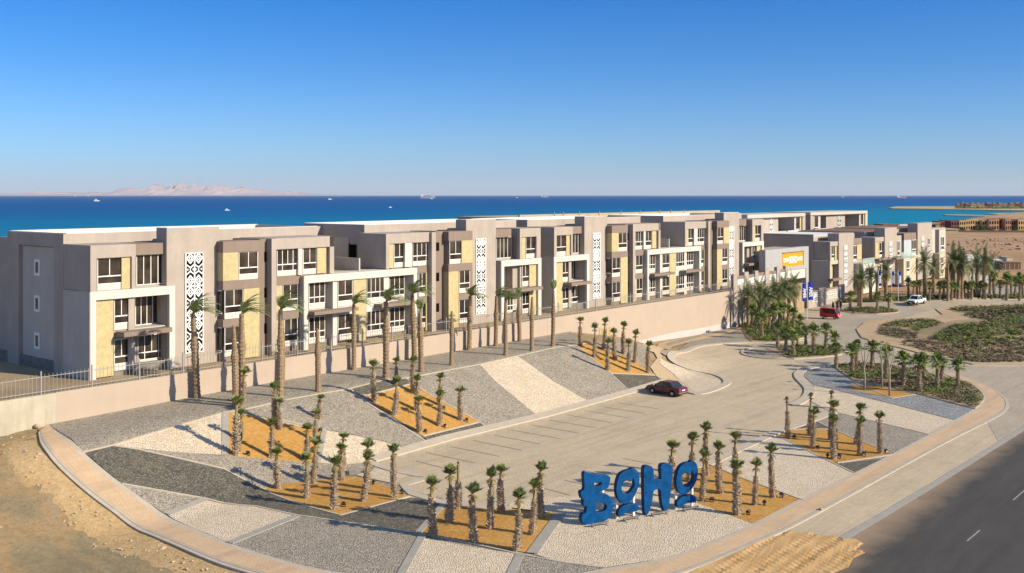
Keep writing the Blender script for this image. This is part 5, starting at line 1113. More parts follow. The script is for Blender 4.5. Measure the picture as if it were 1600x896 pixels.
def body(parent,prof,W_,paint,zb,arch,r):        # lower body; prof: (x, belt z, width factor)
    m=MB(); sec=[]
    for x,zt,k in prof:
        w=W_/2*k; z0=zb
        for ax in arch:
            d=abs(x-ax)
            if d<r: z0=max(z0,r*.95+math.sqrt(max(0,r*r-d*d))*.92)
        z0=min(z0,zt-.08); sec.append((x,[(0,z0),(w*.93,z0),(w,z0+(zt-z0)*.25),(w,z0+(zt-z0)*.75),(w*.95,zt-.02),(w*.8,zt),(0,zt+.02)]))
    hull(m,sec,paint); b=m.build('body',parent,smooth=False)
    bm=bmesh.new(); bm.from_mesh(b.data); bmesh.ops.recalc_face_normals(bm,faces=bm.faces); bm.to_mesh(b.data); bm.free(); return b
def dens(prof,st=.08):
    out=[]
    for a,c in zip(prof,prof[1:]):
        n=max(1,int((c[0]-a[0])/st)); out+=[tuple(a[k]+(c[k]-a[k])*i/n for k in range(3)) for i in range(n)]
    return out+[prof[-1]]
def cabin(parent,W_,base,roofz,x0,x1,r0,r1,paint,belt,posts):   # glass box with roof and pillars; x0..x1 base, r0..r1 roof
    wb=W_/2*.93; wr=W_/2*.76
    g=MB().mat('car_glass'); B=[(x0,-wb,belt),(x1,-wb,belt),(x1,wb,belt),(x0,wb,belt)]; T_=[(r0,-wr,roofz),(r1,-wr,roofz),(r1,wr,roofz),(r0,wr,roofz)]
    g.add(B+T_,[(4,5,6,7),(0,1,5,4),(1,2,6,5),(2,3,7,6),(3,0,4,7),(0,3,2,1)]); g.build('window_glass',parent)
    m=MB().mat(paint)
    def L(a,b_,t): return tuple(a[i]+(b_[i]-a[i])*t for i in range(3))
    for s_ in (-1,1):
        for (xb,xr) in ((x0,r0),(x1,r1))+tuple(posts):
            m.tube([(xb,s_*wb*1.005,belt-.02),(xr,s_*wr*1.01,roofz+.01)],[.055,.045],4)
        m.tube([(r0,s_*wr,roofz),(r1,s_*wr,roofz)],[.05,.05],4)
    m.build('pillar',parent)
    m=MB().mat(paint); m.add([(r0-.03,-wr-.02,roofz),(r1+.03,-wr-.02,roofz),(r1+.03,wr+.02,roofz),(r0-.03,wr+.02,roofz),(r0+.12,-wr+.1,roofz+.06),(r1-.12,-wr+.1,roofz+.06),(r1-.12,wr-.1,roofz+.06),(r0+.12,wr-.1,roofz+.06)],[(4,5,6,7),(0,1,5,4),(1,2,6,5),(2,3,7,6),(3,0,4,7)]); m.build('roof',parent)
def sedan(px0,py0,px1,py1,label):                # wheel contacts front and rear on the visible side
    A_=ground(px0,py0); B_=ground(px1,py1); d=(A_-B_).to_2d().normalized(); ang=math.atan2(d.y,d.x)
    nrm=Vector((-d.y,d.x)); mid=(A_+B_)/2; vis=1 if nrm.dot(Vector((0,-1)))>0 else -1
    c=mid.to_2d()-nrm*vis*.75; o=empty('parked_car',(c.x,c.y,h(c.x,c.y)+.03),ang,label,'car'); p='car_maroon'; Wd=1.68; L=4.35
    prof=dens([(-2.17,.80,.86),(-2.12,.92,.93),(-1.5,.98,.98),(-1.0,.96,1),(0,.93,1),(.9,.92,1),(1.1,.92,.99),(1.9,.80,.94),(2.12,.70,.86),(2.17,.55,.82)]); body(o,prof,Wd,p,.24,(-1.3,1.28),.34)
    cabin(o,Wd,None,1.36,-1.45,1.02,-.95,.30,p,.93,(((-.15),(-.12)),((-.95),(-.62))))
    m=MB().mat('chrome').box(-2.27,-2.14,-.78,.78,.40,.52).mat('car_trim').box(2.1,2.25,-.78,.78,.32,.5).box(-1.0,1.0,-Wd/2-.012,-Wd/2+.01,.5,.56).box(-1.0,1.0,Wd/2-.01,Wd/2+.012,.5,.56); m.build('bumper',o)
    for s_ in (-1,1):
        MB().mat('lamp_red').box(-2.19,-2.1,s_*.45,s_*.76,.62,.80).build('tail_light',o); MB().mat('lamp_clear').box(2.1,2.185,s_*.45,s_*.70,.55,.70).build('headlight',o)
        MB().mat('plate_white').box(.92,1.02,s_*.84,s_*1.0,.92,1.04).build('door_mirror',o)
        MB().mat('car_trim').box(-.13,-.115,s_*(Wd/2+.004),s_*(Wd/2-.01),.3,.92).box(.82,.835,s_*(Wd/2+.004),s_*(Wd/2-.01),.3,.92).box(-.3,-.2,s_*(Wd/2+.02),s_*(Wd/2-.01),.78,.81).box(.6,.7,s_*(Wd/2+.02),s_*(Wd/2-.01),.78,.81).build('door_seam',o)
    MB().mat('plate_white').box(-2.2,-2.165,-.26,.26,.62,.74).build('number_plate',o)
    for x in (-1.3,1.28):
        for s_ in (-1,1): wheel(o,x,s_*.76,.30,s_)
    return o
sedan(1017.5,614.5,1052.5,620.5,'dark maroon sedan parked at the kerb end, its chrome bumper towards the gate')
def pickup(px0,py0,px1,py1):
    A_=ground(px0,py0); B_=ground(px1,py1); d=(A_-B_).to_2d().normalized(); ang=math.atan2(d.y,d.x); ang+=.62; d=Vector((math.cos(ang),math.sin(ang)))
    nrm=Vector((-d.y,d.x)); mid=(A_+B_)/2; vis=1 if nrm.dot(Vector((0,-1)))>0 else -1; c=mid.to_2d()-nrm*vis*.8
    o=empty('pickup_truck',(c.x,c.y,h(c.x,c.y)+.03),ang,'white double cab pickup truck driving on the road before the far hedge','pickup truck'); p='car_white'; Wd=1.75
    prof=dens([(-1.05,1.0,1),(0,1.02,1),(1.0,1.05,1),(1.3,1.06,.98),(2.3,.98,.95),(2.5,.85,.9),(2.55,.6,.88)]); body(o,prof,Wd,p,.42,(1.6,),.40)
    cabin(o,Wd,None,1.68,-.95,1.35,-.75,.72,p,1.03,(((.15),(.1)),))
    m=MB().mat(p)
    for s_ in (-1,1): m.box(-2.55,-1.055,s_*(Wd/2-.06),s_*Wd/2,.72,1.12)
    m.box(-2.55,-2.49,-Wd/2+.06,Wd/2-.06,.5,1.12).box(-2.49,-1.055,-Wd/2+.06,Wd/2-.06,.62,.70).box(-2.55,-2.0,-Wd/2,Wd/2,.5,.715)
    m.box(-1.1,-1.055,-Wd/2,Wd/2,.5,.715); m.build('cargo_bed',o)
    MB().mat('car_trim').box(2.5,2.66,-.85,.85,.42,.62).mat('blue_side').box(2.52,2.6,-.5,.5,.66,.86).build('bumper',o); MB().mat('chrome').box(-2.66,-2.56,-.75,.75,.45,.58).build('rear_bumper',o)
    for s_ in (-1,1):
        MB().mat('lamp_clear').box(2.42,2.585,s_*.56,s_*.80,.68,.88).build('headlight',o); MB().mat('lamp_red').box(-2.58,-2.5,s_*.78,s_*.88,.8,1.05).build('tail_light',o); MB().mat('car_trim').box(1.1,1.2,s_*.88,s_*1.06,1.06,1.24).build('door_mirror',o)
        MB().mat('lamp_red').box(-.9,1.3,s_*(Wd/2+.003),s_*(Wd/2-.01),.80,.84).build('side_stripe',o)
    MB().mat('plate_white').box(2.665,2.68,-.25,.25,.46,.58).build('number_plate',o)
    for x in (-1.65,1.6):
        for s_ in (-1,1): wheel(o,x,s_*.78,.36,s_,.24)
pickup(1430,477,1446.5,476)
def van():
    c=ground(1301,499); ang=-.72
    o=empty('small_van',(c.x-.1,c.y+.9,h(c.x,c.y)+.03),ang,'small red van with a shaded open side, near the group in black','van'); p='car_red'; Wd=1.45
    prof=dens([(-1.6,1.0,.97),(-1.5,1.0,1),(1.2,1.0,1),(1.5,.95,.96),(1.62,.7,.92)]); body(o,prof,Wd,p,.3,(-1.0,1.05),.33)
    w=Wd/2; m=MB().mat(p).box(-1.58,.95,-w+.02,w-.02,1.72,1.78).box(-1.58,-1.5,-w+.02,w-.02,1.0,1.72).box(-1.5,-1.1,w-.07,w-.02,1.0,1.72).box(-1.5,-1.1,-w+.02,-w+.07,1.0,1.72)
    for s_ in (-1,1): m.box(.3,.4,s_*(w-.02),s_*(w-.07),1.0,1.72); m.tube([(1.42,s_*(w-.06),.98),(.97,s_*(w-.08),1.74)],[.05,.05],4)
    m.build('roof',o)
    MB().mat('car_glass').add([(1.4,-w+.08,.99),(1.4,w-.08,.99),(.98,w-.1,1.72),(.98,-w+.1,1.72)],[(0,1,2,3)]).build('windscreen',o)
    MB().mat('car_trim').box(-1.45,.9,-w+.12,w-.12,1.0,1.6).build('cabin_interior',o)
    for s_ in (-1,1):
        MB().mat('lamp_clear').box(1.5,1.635,s_*.38,s_*.6,.6,.78).build('headlight',o); MB().mat('car_trim').box(1.0,1.1,s_*(w),s_*(w+.2),1.05,1.25).build('door_mirror',o); MB().mat('lamp_red').box(-1.63,-1.55,s_*.55,s_*.68,.7,.95).build('tail_light',o)
    MB().mat('plate_white').box(1.63,1.65,-.22,.22,.42,.53).build('number_plate',o)
    for x in (-1.0,1.05):
        for s_ in (-1,1): wheel(o,x,s_*.64,.28,s_,.18)
van()
# ------------------------------------------------------------------ people
def person(px,py,ang,label,H,robe,lean):
    g=ground(px,py); o=empty('person',(g.x,g.y,g.z+.01),ang,label,'person','group standing by the red van')
    me=bpy.data.meshes.new('body'); k=H/1.75
    V=[(0,0,.95),(.0,0,1.15),(lean*.5,0,1.38),(lean*.7,0,1.50),(lean,0,1.57),(lean+.01,0,1.66),(lean,0,1.74)]; E_=[(0,1),(1,2),(2,3),(3,4),(4,5),(5,6)]; Rr=[.15,.14,.15,.07,.085,.10,.07]
    def chain(st,pts,rr):
        a=st
        for p,r in zip(pts,rr): V.append(p); Rr.append(r); E_.append((a,len(V)-1)); a=len(V)-1
        return a
    for s_ in (-1,1):
        chain(0,[(0,s_*.1,.9),(.02,s_*.11,.5),(0,s_*.11,.1),(.04,s_*.11,.04),(.16,s_*.12,.03)],[.10,.075,.05,.045,.035])
        hnd=chain(2,[(lean*.5,s_*.2,1.40),(lean*.3-.02,s_*.25,1.12),(.12,s_*.24,.92),(.16,s_*.24,.86)],[.06,.045,.033,.03])
        for f in range(5):
            a=-.04+.02*f; chain(hnd,[(.18+(.02 if f==4 else 0),s_*.24+a,.80+(.03 if f==4 else 0)),(.19+(.03 if f==4 else 0),s_*.24+a,.75+(.04 if f==4 else 0))],[.009,.008])
    me.from_pydata([(x*k,y*k,z*k) for x,y,z in V],E_,[]); t=bpy.data.objects.new('body',me); col.objects.link(t); t.modifiers.new('s','SKIN'); 
    for i,r in enumerate(Rr): me.skin_vertices[0].data[i].radius=(r*k,r*k)
    me.skin_vertices[0].data[0].use_root=True
    t.modifiers.new('u','SUBSURF').levels=1; bpy.context.view_layer.update()
    m2=bpy.data.meshes.new_from_object(t.evaluated_get(bpy.context.evaluated_depsgraph_get())); bpy.data.objects.remove(t)
    m2.materials.clear(); [m2.materials.append(MATS[x]) for x in ('skin',robe)]
    for p in m2.polygons:
        c=p.center/k; p.material_index=0 if (c.z>1.52 or (c.z<.93 and abs(c.y)>.19)) else 1; p.use_smooth=True
    b_=bpy.data.objects.new('body',m2); col.objects.link(b_); b_.parent=o
    m=MB(); n=12                                  # garment and hair as shells
    if robe=='cloth_black':
        m.mat(robe); pr=[(.30,.06),(.27,.4),(.24,.9),(.20,1.15),(.24,1.40),(.12,1.52)]
        m.add([((r*math.cos(2*PI*i/n)*.8+lean*z*.4)*k,r*math.sin(2*PI*i/n)*k,z*k) for r,z in pr for i in range(n)],[(j*n+i,j*n+(i+1)%n,(j+1)*n+(i+1)%n,(j+1)*n+i) for j in range(len(pr)-1) for i in range(n)]); m.build('robe',o,smooth=True)
    m=MB().mat('hair' if robe!='cloth_black' else 'cloth_black'); pr=[(.115,1.56),(.135,1.64),(.125,1.73),(.07,1.79),(.01,1.80)]
    m.add([((r*math.cos(2*PI*i/n)-.03+lean)*k,r*math.sin(2*PI*i/n)*k,z*k) for r,z in pr for i in range(n)],[(j*n+i,j*n+(i+1)%n,(j+1)*n+(i+1)%n,(j+1)*n+i) for j in range(len(pr)-1) for i in range(n)]); m.build('hair' if robe!='cloth_black' else 'head_scarf',o,smooth=True)
    m=MB().mat('hair')
    for s_ in (-1,1): m.box((lean+.085)*k,(lean+.11)*k,(s_*.035-.014)*k,(s_*.035+.014)*k,1.665*k,1.68*k)
    m.mat('skin').box((lean+.09)*k,(lean+.13)*k,-.013*k,.013*k,1.61*k,1.66*k); m.build('face',o)
person(1301.5,486,-.8,'person in a black robe, leftmost of three standing behind the van',1.68,'cloth_black',.03)
person(1308,485,-1.2,'person in a black robe leaning forward, middle of the three by the van',1.75,'cloth_black',.14)
person(1313.5,486.5,-2.4,'person in dark jacket and trousers, rightmost of the three by the van',1.78,'cloth_navy',.06)
# ------------------------------------------------------------------ banners
def banner(px,py,top,bot,wpx,label,txt,pole_top=None):
    g=ground(px,py); zt=EYE-(top-305)*g.y/F; zb=EYE-(bot-305)*g.y/F; w=wpx*g.y/F
    o=empty('flag_banner',g,.12,label,'banner','tall blue banners on white poles')
    MB().mat('post_white').tube([(0,0,-.1-0),(0,0,zt-g.z+.15)],.05,8).build('pole',o)
    z0,z1=zb-g.z,zt-g.z; n=8; vs=[];fs=[]
    for j in range(2):
        for i in range(n+1):
            x=.06+w*i/n; y=.05*math.sin(i*1.1)+j*.012; vs+=[(x,y,z0+(.1 if i<2 else 0)),(x,y,z1)]
    m_=(n+1)*2
    for j in range(2):
        fs+=[(j*m_+2*i,j*m_+2*i+2,j*m_+2*i+3,j*m_+2*i+1) if j==0 else (j*m_+2*i,j*m_+2*i+1,j*m_+2*i+3,j*m_+2*i+2) for i in range(n)]
    fl=MB().mat('banner_blue').add(vs,fs).build('banner_cloth',o)
    H_=z1-z0; text(txt,fl,'lattice_white',w*.25+.06,-.075,z1-.28*H_,w*.95,rot=(PI/2,PI/2,0),sx=H_*.55/(w*.62*len(txt)*1.0),bold=.03,ext=.01)
banner(1252.6,504,443,471,7,'blue banner with white upright writing, leftmost by the gate palms','AMER')
banner(1261.5,500,441,469,9,'blue banner with white upright writing, just right of the first pair pole','AMER')
for i,(px,a) in enumerate(((1346.5,0),(1372.3,1),(1393,2),(1403.5,3))):
    banner(px,473,424,447,4.3,'narrow blue banner beyond the oval island, %s from left'%ORD[i],'AMER')
# ------------------------------------------------------------------ far things
def at(px,Y,z): return ((px-800)/F*Y,Y,z)
def row_house(px0,px1,base,top,mat,label,wins=2,arch=False):
    Y=21*F/(base-305); x0=(px0-800)/F*Y; x1=(px1-800)/F*Y; H_=(base-top)*Y/F; w=x1-x0
    o=empty('row_house',(x0,Y,h(x0,Y)),0,label,'house','row of coloured seaside houses'); zb=-1
    H_=21-(top-305)*Y/F-h(x0,Y)
    MB().mat(mat).box(0,w,0,9,zb,H_).build('wall',o)
    m=MB().mat(mat); x=.3
    while x<w-.3: m.box(x,x+.5,-.05,.4,H_,H_+.5); x+=1.3
    m.mat('roof_brown').box(.4,w-.4,.6,8.6,H_-.1,H_+.05); m.build('parapet',o)
    for fl in range(2):
        for i in range(wins):
            x=w*(i+.5)/wins; z=H_*(.12+.46*fl); ww=min(1.2,w/wins*.28)
            q=MB().mat('dark_opening').box(x-ww,x+ww,-.02,.0,z,z+H_*.24)
            for k in range(5):
                a=PI*k/5; q.add([(x+ww*math.cos(a),-.02,z+H_*.24+ww*.8*math.sin(a)),(x+ww*math.cos(a+PI/5),-.02,z+H_*.24+ww*.8*math.sin(a+PI/5)),(x,-.02,z+H_*.24)],[(0,1,2)])
            q.build('window',o)
hs=[(1466,1476,'house_red'),(1476,1486,'house_red'),(1486,1499,'house_red'),(1499,1509,'house_yellow'),(1509.2,1516,'house_yellow'),(1516,1527,'house_yellow'),(1527,1535,'house_yellow'),(1535,1545,'house_yellow'),(1545,1553,'house_pink'),(1553,1561,'house_pink'),(1561,1571,'house_red'),(1571,1580,'house_pink'),(1580,1591,'house_red'),(1591,1602,'house_yellow'),(1602,1625,'house_yellow')]
cn={'house_red':'dark red','house_yellow':'yellow','house_pink':'orange pink'}; Q=random.Random(2)
for i,(a,c,mt) in enumerate(hs): row_house(a,c,361+Q.uniform(-.5,.5),346+Q.uniform(-1,1)+(-3 if i>3 else -1),mt,'%s arched seaside house, %s from left in the coloured row'%(cn[mt],ORD[i]),2 if c-a<9 else 3)
Y=21*F/(364-305.); o=MB().mat('rust_brown').box(0,90,0,.4,-1,1.3).build('compound_wall'); o.location=((1495-800)/F*Y,Y,h(250,Y)-.3); tag(o,'long low dark wall in front of the coloured seaside houses','wall')
# bushes before the houses
for i,(px,r) in enumerate(((1503,2.2),(1529,3.0),(1535,2.3),(1549,2.4),(1566,2.0),(1586,2.2),(1543,1.7))):
    Y=21*F/(361.5-305)-3-i; x=(px-800)/F*Y; R=random.Random(i); mb=MB()
    o=empty('bush',(x,Y,h(x,Y)),0,'dull green bush before the coloured houses, %s from left'%ORD[sorted([1503,1529,1535,1549,1566,1586,1543]).index(px)],'bush','bushes before the coloured houses')
    for k in range(160):
        d=Vector((R.gauss(0,1),R.gauss(0,1),abs(R.gauss(0,1)))).normalized()*r*R.uniform(.5,1.05); u=Vector((R.uniform(-1,1),R.uniform(-1,1),R.uniform(-1,1)))*.45; v=u.cross(Vector((R.random(),R.random(),R.random()))).normalized()*.3
        mb.mat('cover_olive' if k%3 else 'cover_green').add([d-u,d+v,d+u,d-v],[(0,1,2,3)])
    mb.build('foliage',o); MB().mat('trunk_old').tube([(0,0,-.2),(0,0,r*.6)],.2,5).build('stem',o)
# headlands and far resort
def slab(name,px,zt,mat,zlow=-7):
    P=[]
    for x,y in px: Y=(EYE-zt)*F/(y-305); P.append(((x-800)/F*Y,Y))
    a=sum(P[i][0]*P[(i+1)%len(P)][1]-P[(i+1)%len(P)][0]*P[i][1] for i in range(len(P)))
    if a<0: P=P[::-1]
    return tag(MB().mat(mat).prism(P,zlow,zt).build(name),kind='structure')
slab('headland',[(1388,324.5),(1400,322.6),(1500,322.3),(1620,321),(1800,320),(1800,332),(1620,329),(1560,328.2),(1500,327.2),(1440,326.2),(1395,325.6)],-4.6,'loose_sand')
slab('breakwater',[(1474,335.2),(1500,334.8),(1535,336),(1560,336.5),(1560,337.4),(1520,337.2),(1478,336.4)],-5.0,'trunk_old')
slab('beach',[(1545,337.5),(1600,335),(1800,330),(1800,345),(1600,343),(1570,341),(1550,339)],-4.9,'loose_sand')
slab('beach',[(1540,333.8),(1570,332.8),(1620,332),(1800,329.4),(1800,331),(1600,334.5),(1560,334.8)],-5.1,'loose_sand')
Q=random.Random(8); x=1496; i=0
while x<1605:
    w=Q.uniform(6,11); Y=25.6*F/(325.2-305)+Q.uniform(-40,60); X0=(x-800)/F*Y; ww=w*Y/F; Hh=Q.uniform(6,9); mt=Q.choice(('house_cream','house_yellow','house_pink','roof_brown','house_cream'))
    o=empty('resort_house',(X0,Y,-4.6),0,'far %s resort house on the headland, %s from left'%({'house_cream':'cream','house_yellow':'yellow','house_pink':'pinkish','roof_brown':'brown'}[mt],ORD[i]),'house','far resort houses on the headland')
    MB().mat(mt).box(0,ww*.82,0,12,0,Hh).build('wall',o); MB().mat('roof_brown').add([(-.8,-1,Hh),(ww*.82+.8,-1,Hh),(ww*.82+.8,13,Hh),(-.8,13,Hh),(ww*.2,6,Hh+3),(ww*.62,6,Hh+3)],[(0,1,5,4),(1,2,5),(2,3,4,5),(3,0,4),(3,2,1,0)]).build('roof',o)
    for k in range(4): xx=ww*.82*(k+.5)/4; MB().mat('dark_opening').box(xx-.7,xx+.7,-.05,0,Hh*.55,Hh*.8).build('window',o)
    x+=w; i+=1
# dark vegetation band between houses on the headland
mb=MB(); R=random.Random(6)
for i in range(900):
    px=R.uniform(1494,1620); Y=25.6*F/(325.6-305)-R.uniform(0,60); X=(px-800)/F*Y; u=Vector((R.uniform(-1,1),R.uniform(-.4,.4),R.uniform(-.3,.8)))*2.0; v=Vector((R.uniform(-.5,.5),0,1))*1.3; c=Vector((X,Y,-4.6+R.uniform(.5,4)))
    mb.mat('cover_green' if i%2 else 'rust_brown').add([c-u,c+v,c+u,c-v],[(0,1,2,3)])
tag(mb.build('headland_greenery'),'dark greenery among the far resort houses','greenery',None,'stuff')
# distant low roofs at the coast between the villas and the coloured houses
for i,(a,c,t,bm_,mt,d) in enumerate([(1381,1404,350.5,357,'roof_brown','brown'),(1404,1438,352,358,'roof_white','pale roofed'),(1437,1462,350,357,'roof_brown','brown'),(1456,1468,348,358,'trunk_old','dark brown'),(1462,1497,357.5,362,'roof_tan','tan')]):
    Y=520 if i<4 else 560; x0=(a-800)/F*Y; x1=(c-800)/F*Y; zt=EYE-(t-305)*Y/F
    o=empty('beach_building',(x0,Y,0),.0,'low %s beach building seen above the apartment roofs, %s from left'%(d,ORD[i]),'building','low beach buildings')
    MB().mat('house_cream' if mt=='roof_white' else mt).box(0,x1-x0,0,14,-1,zt-.5).build('wall',o); MB().mat(mt).box(-.4,x1-x0+.4,-.5,14.4,zt-.5,zt).build('roof',o)
# shacks on the desert
def shack(px0,px1,base,top,mat,rmat,label,name='shack',depth=5,rz=0,posts=0):
    g=ground(px0,base); w=(px1-px0)*g.y/F; H_=(base-top)*g.y/F; o=empty(name,g,rz,label,'shack' if name=='shack' else 'wall')
    MB().mat(mat).box(0,w,0,depth,-.5,H_).build('wall',o)
    if rmat: MB().mat(rmat).box(-.15,w+.15,-.15,depth+.15,H_,H_+.12).build('roof',o)
    for k in range(posts): x=w*(k+.5)/posts; MB().mat('trunk_old').box(x-.1,x+.1,-.08,-.005,0,H_*.92).build('post',o)
    return o
shack(1552.5,1560,415,405,'rust_brown','roof_tan','dark brown shack end left of the white cabin')
shack(1553,1565,418.5,407,'boat_white','roof_white','white cabin shack on the desert edge',depth=6,rz=-.2)
shack(1567,1595,421,410.5,'rust_brown','roof_brown','long brown brick shack with posts on its front',posts=4)
shack(1573,1582,408,402.5,'house_cream','roof_tan','small cream hut above the brown brick shack')
shack(1515,1553,442,429,'sheet_pale',None,'pale bluish concrete wall behind the tall palms','site_wall',.3,.1)
shack(1505,1513,439,424,'house_cream',None,'tan wall stub behind the palms, left of the pale wall','site_wall',.5)
shack(1478,1492,436,418,'rust_brown',None,'dark brown low wall beside the last apartment house','site_wall',.6)
shack(1556,1598,436,428,'loose_sand',None,'sandy block wall below the brown brick shack','site_wall',2)
g=ground(1512,411); o=empty('parked_truck',g,0,'pale truck parked on the desert between the palms','truck'); MB().mat('boat_white').box(0,3.6,0,2,.7,2.5).build('cargo_box',o); MB().mat('boat_white').box(3.65,5.0,0,2,.6,2.0).build('cab',o); MB().mat('car_glass').box(4.2,5.02,.1,1.9,1.3,1.8).build('windscreen',o)
for x in (.8,4.3):
    for s_ in (.1,1.9): wheel(o,x,s_,.42,-1 if s_<1 else 1)
mb=MB().mat('rust_brown'); Q=random.Random(9)
for i in range(150):
    px=Q.uniform(1480,1640); py=min(430,372+abs(Q.gauss(0,14))+ (2 if px<1540 else 0)); g=G(px,py); stone(mb,g[0],g[1],g[2],Q.choice((.2,.25,.3,.4,.6)),Q)
tag(mb.build('rubble'),'dark rubble and scrub scattered over the desert beyond the palms','rubble',None,'stuff')
# unfinished frame at the left edge
Y=215; o=empty('unfinished_building',((-6-800)/F*Y-16,Y,5.2),0,'unfinished concrete frame building cut by the left edge','building')
zt=EYE-(398-305)*Y/F-5.2; zm=EYE-(436-305)*Y/F-5.2; w=18.6
MB().mat('roof_tan').box(-30,w,0,14,zt-.35,zt).mat('steel').box(-30,w+.3,-1,8,zt+.5,zt+.8).build('roof_slab',o); MB().mat('roof_tan').box(-30,w,0,14,zt-3.4,zt-3.1).build('floor_slab',o); MB().mat('kerb_grey').box(-30,w+.2,-.5,14,-.3,.25).build('base_slab',o)
for x in range(-24,18,4): MB().mat('roof_tan').box(x,x+.35,.2,.55,.25,zt-.35).build('column',o)
MB().mat('rust_brown').box(-30,w-3,6,6.2,.25,zt-.4).build('inner_wall',o)
Q=random.Random(1)
for i in range(14): x=w-9+i*.65; MB().mat('trunk_old').box(x,x+.06,-.1,-.04,.25,zt-.35).build('prop',o)
# ------------------------------------------------------------------ sea, mountains, boats, ships
mb=MB().mat('sea_water'); xs=[-90000,-20000,-5000,-1500,0,1500,5000,20000,90000]; ys=[-200,800,2000,5000,20000,110000]
mb.add([(x,y,-6) for y in ys for x in xs],[(j*9+i,j*9+i+1,(j+1)*9+i+1,(j+1)*9+i) for j in range(5) for i in range(8)]); tag(mb.build('sea'),kind='structure')
def ridge(name,prof,Y,depth,mat):
    vs=[];fs=[];NX=(len(prof)-1)*26; NR=22
    for j in range(NR+1):
        t=j/NR
        for i in range(NX+1):
            k=i/26; a=min(len(prof)-2,int(k)); f=k-a; px=prof[a][0]+(prof[a+1][0]-prof[a][0])*f; hp=prof[a][1]+(prof[a+1][1]-prof[a][1])*f
            sh=math.sin(PI*t*.5) if t<1 else 1; YY=Y+depth*t; X=(px-800)/F*Y; z=-6+max(0,hp)*.85*Y/F*(t**.75)
            nz=noise.multi_fractal((px*.13,t*2.6,0),.9,2.1,6); z+=(nz-1)*hp*Y/F*.5*math.sin(PI*t)*1.3+ (noise.noise((px*.4,3,0))*hp*.07*Y/F*t)
            vs.append((X,YY,z))
    n=NX+1; fs=[(j*n+i,j*n+i+1,(j+1)*n+i+1,(j+1)*n+i) for j in range(NR) for i in range(NX)]
    o=0
    return tag(MB().mat(mat).add(vs,fs).build(name,smooth=True),kind='structure')
ridge('mountains',[(-60,9),(-20,7),(20,5),(60,4),(100,8),(130,12),(165,15),(195,19),(215,22),(232,21),(237,15),(246,21),(268,20),(275,14),(285,18),(300,12),(318,16),(335,12),(352,10),(372,7),(400,9),(412,6),(440,3),(520,1.5),(600,.5)],42000,9000,'mountain_rock')
def boat(px,py,L,label,name='motor_boat'):
    Y=27*F/(py-305); X=(px-800)/F*Y; o=empty(name,(X,Y,-6),.3,label,'boat','white boats on the sea')
    m=MB().mat('boat_white'); hl=[(-.5,.16),(.1,.18),(.35,.12),(.5,0)]; top=[(x*L,w*L) for x,w in hl]+[(x*L,-w*L) for x,w in reversed(hl[:-1])]; n=len(top)
    m.add([(x*.85,y*.6,-.2) for x,y in top]+[(x,y,L*.14) for x,y in top],[tuple(range(n))[::-1],tuple(range(n,2*n))]+[(i,(i+1)%n,n+(i+1)%n,n+i) for i in range(n)]); m.build('hull',o)
    MB().mat('boat_white').box(-L*.32,L*.12,-L*.1,L*.1,L*.14,L*.27).box(-L*.22,L*.02,-L*.08,L*.08,L*.29,L*.36).build('cabin',o); MB().mat('glass').box(-L*.3,L*.125,-L*.103,L*.103,L*.19,L*.24).build('window',o)
    MB().mat('post_white').tube([(-L*.05,0,L*.36),(-L*.08,0,L*.55)],.1,4).build('mast',o)
for px,py,L,lab in [(151,314.5,26,'white boat at the left, biggest one below the far mountains'),(355,329,9,'small white boat alone, nearest the first apartment roof'),(515.5,312,24,'white boat left of the large far ship'),(674.5,311,20,'white boat just under the large far ship'),(808,309,24,'white boat on the sea left of the middle far ship'),(610,324.5,7,'tiny white boat, nearer than the ship'),(118,307,40,'far white boat close under the horizon at left'),(138,307,36,'far white boat beside another under the horizon')]: boat(px,py,L,lab)
def ship(px,Lpx,hpx,Y,mat,label):
    X=(px-800)/F*Y; L=Lpx*Y/F; H_=hpx*Y/F; o=empty('cargo_ship',(X-L/2,Y,-6),0,label,'ship','cargo ships on the horizon'); W_=L*.12
    MB().mat(mat).add([(0,0,0),(L*.95,0,0),(L,0,H_*.4),(0,0,H_*.45),(0,W_,0),(L*.95,W_,0),(L,W_,H_*.4),(0,W_,H_*.45)],[(0,1,2,3),(4,7,6,5),(3,2,6,7),(0,3,7,4),(1,5,6,2)]).build('hull',o)
    MB().mat('boat_white').box(L*.05,L*.17,.1,W_-.1,H_*.45,H_*1.0).build('superstructure',o)
    Q=random.Random(int(px)); m=MB()
    for k in range(9): m.mat(Q.choice(('boat_white','ship_grey',mat))); m.box(L*(.2+.085*k),L*(.2+.085*k+.07),.2,W_-.2,H_*.42,H_*Q.uniform(.55,.85))
    m.build('cargo',o)
ship(669,24,6,9000,'ship_grey','big pale container ship on the horizon near the centre'); ship(851.5,12,3.5,12000,'ship_grey','small hazy ship on the horizon right of the centre'); ship(1409,14,4,9500,'ship_red','reddish tanker on the horizon at the right'); ship(1317,5,2,12000,'ship_grey','tiny ship on the horizon above the right apartment block'); 
hz=MB(); m_=bpy.data.materials.new('haze_air'); m_.use_nodes=True; n_=m_.node_tree; n_.nodes.remove(n_.nodes['Principled BSDF']); pv=n_.nodes.new('ShaderNodeVolumePrincipled'); pv.inputs['Density'].default_value=1.3e-5; pv.inputs['Color'].default_value=(.82,.88,1,1); n_.links.new(pv.outputs[0],n_.nodes['Material Output'].inputs['Volume']); MATS['haze_air']=m_
hz.mat('haze_air').box(-95000,95000,-3200,115000,-18,1200); tag(hz.build('haze'),kind='stuff')
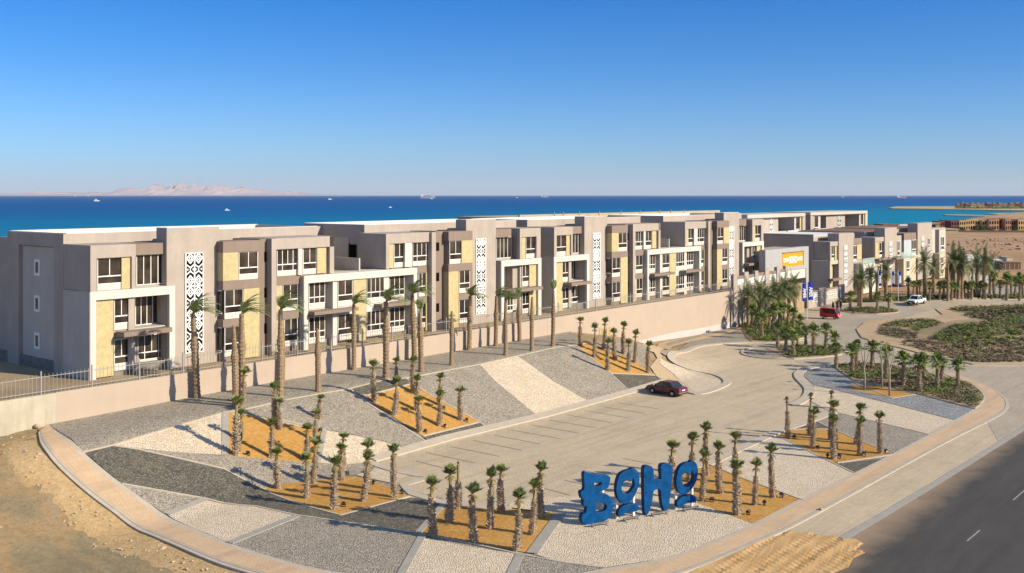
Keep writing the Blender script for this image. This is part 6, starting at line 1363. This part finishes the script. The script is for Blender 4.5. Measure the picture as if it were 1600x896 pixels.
# ------------------------------------------------------------------ light, sky, camera
sd=Vector((.92,-.39)).normalized(); EL=math.radians(27)
w=bpy.data.worlds.new('World'); sc.world=w; w.use_nodes=True; nt=w.node_tree; bg=nt.nodes['Background']
sky=nt.nodes.new('ShaderNodeTexSky'); sky.sky_type='NISHITA'; sky.sun_disc=False; sky.sun_elevation=EL; sky.sun_rotation=math.atan2(sd.x,sd.y); sky.altitude=0; sky.air_density=1.0; sky.dust_density=.3; sky.ozone_density=2.5
tc=nt.nodes.new('ShaderNodeTexCoord'); sz_=nt.nodes.new('ShaderNodeSeparateXYZ'); nt.links.new(tc.outputs['Generated'],sz_.inputs[0])
tr=ramp(nt,[(0,(.36,.62,1.10)),(.05,(.29,.57,1.02)),(.12,(.13,.46,.92)),(.19,(.025,.39,.88)),(.4,(.95,1.0,1.12)),(1,(1.05,1.08,1.15))]); nt.links.new(sz_.outputs['Z'],tr.inputs['Fac'])
tm=N(nt,'ShaderNodeMixRGB',blend_type='MULTIPLY',Fac=1.0); nt.links.new(sky.outputs[0],tm.inputs[1]); nt.links.new(tr.outputs['Color'],tm.inputs[2]); nt.links.new(tm.outputs[0],bg.inputs[0]); bg.inputs[1].default_value=.10
L=bpy.data.lights.new('sun','SUN'); L.energy=4.6; L.angle=math.radians(.55); L.color=(1,.875,.665); lo=bpy.data.objects.new('sun',L); col.objects.link(lo)
lo.rotation_euler=Vector((sd.x*math.cos(EL),sd.y*math.cos(EL),math.sin(EL))).to_track_quat('Z','Y').to_euler(); lo.location=(60,-20,60)
cam=bpy.data.cameras.new('camera'); co=bpy.data.objects.new('camera',cam); col.objects.link(co); sc.camera=co
co.location=(0,0,EYE); co.rotation_euler=(PI/2,0,0); cam.sensor_width=36; cam.lens=36*F/1600; cam.shift_y=-(448-305.3)/1600; cam.clip_start=.5; cam.clip_end=200000
sc.view_settings.view_transform='Standard'; sc.view_settings.look='None'; sc.view_settings.exposure=.62; sc.view_settings.gamma=1
sc.render.engine='CYCLES'
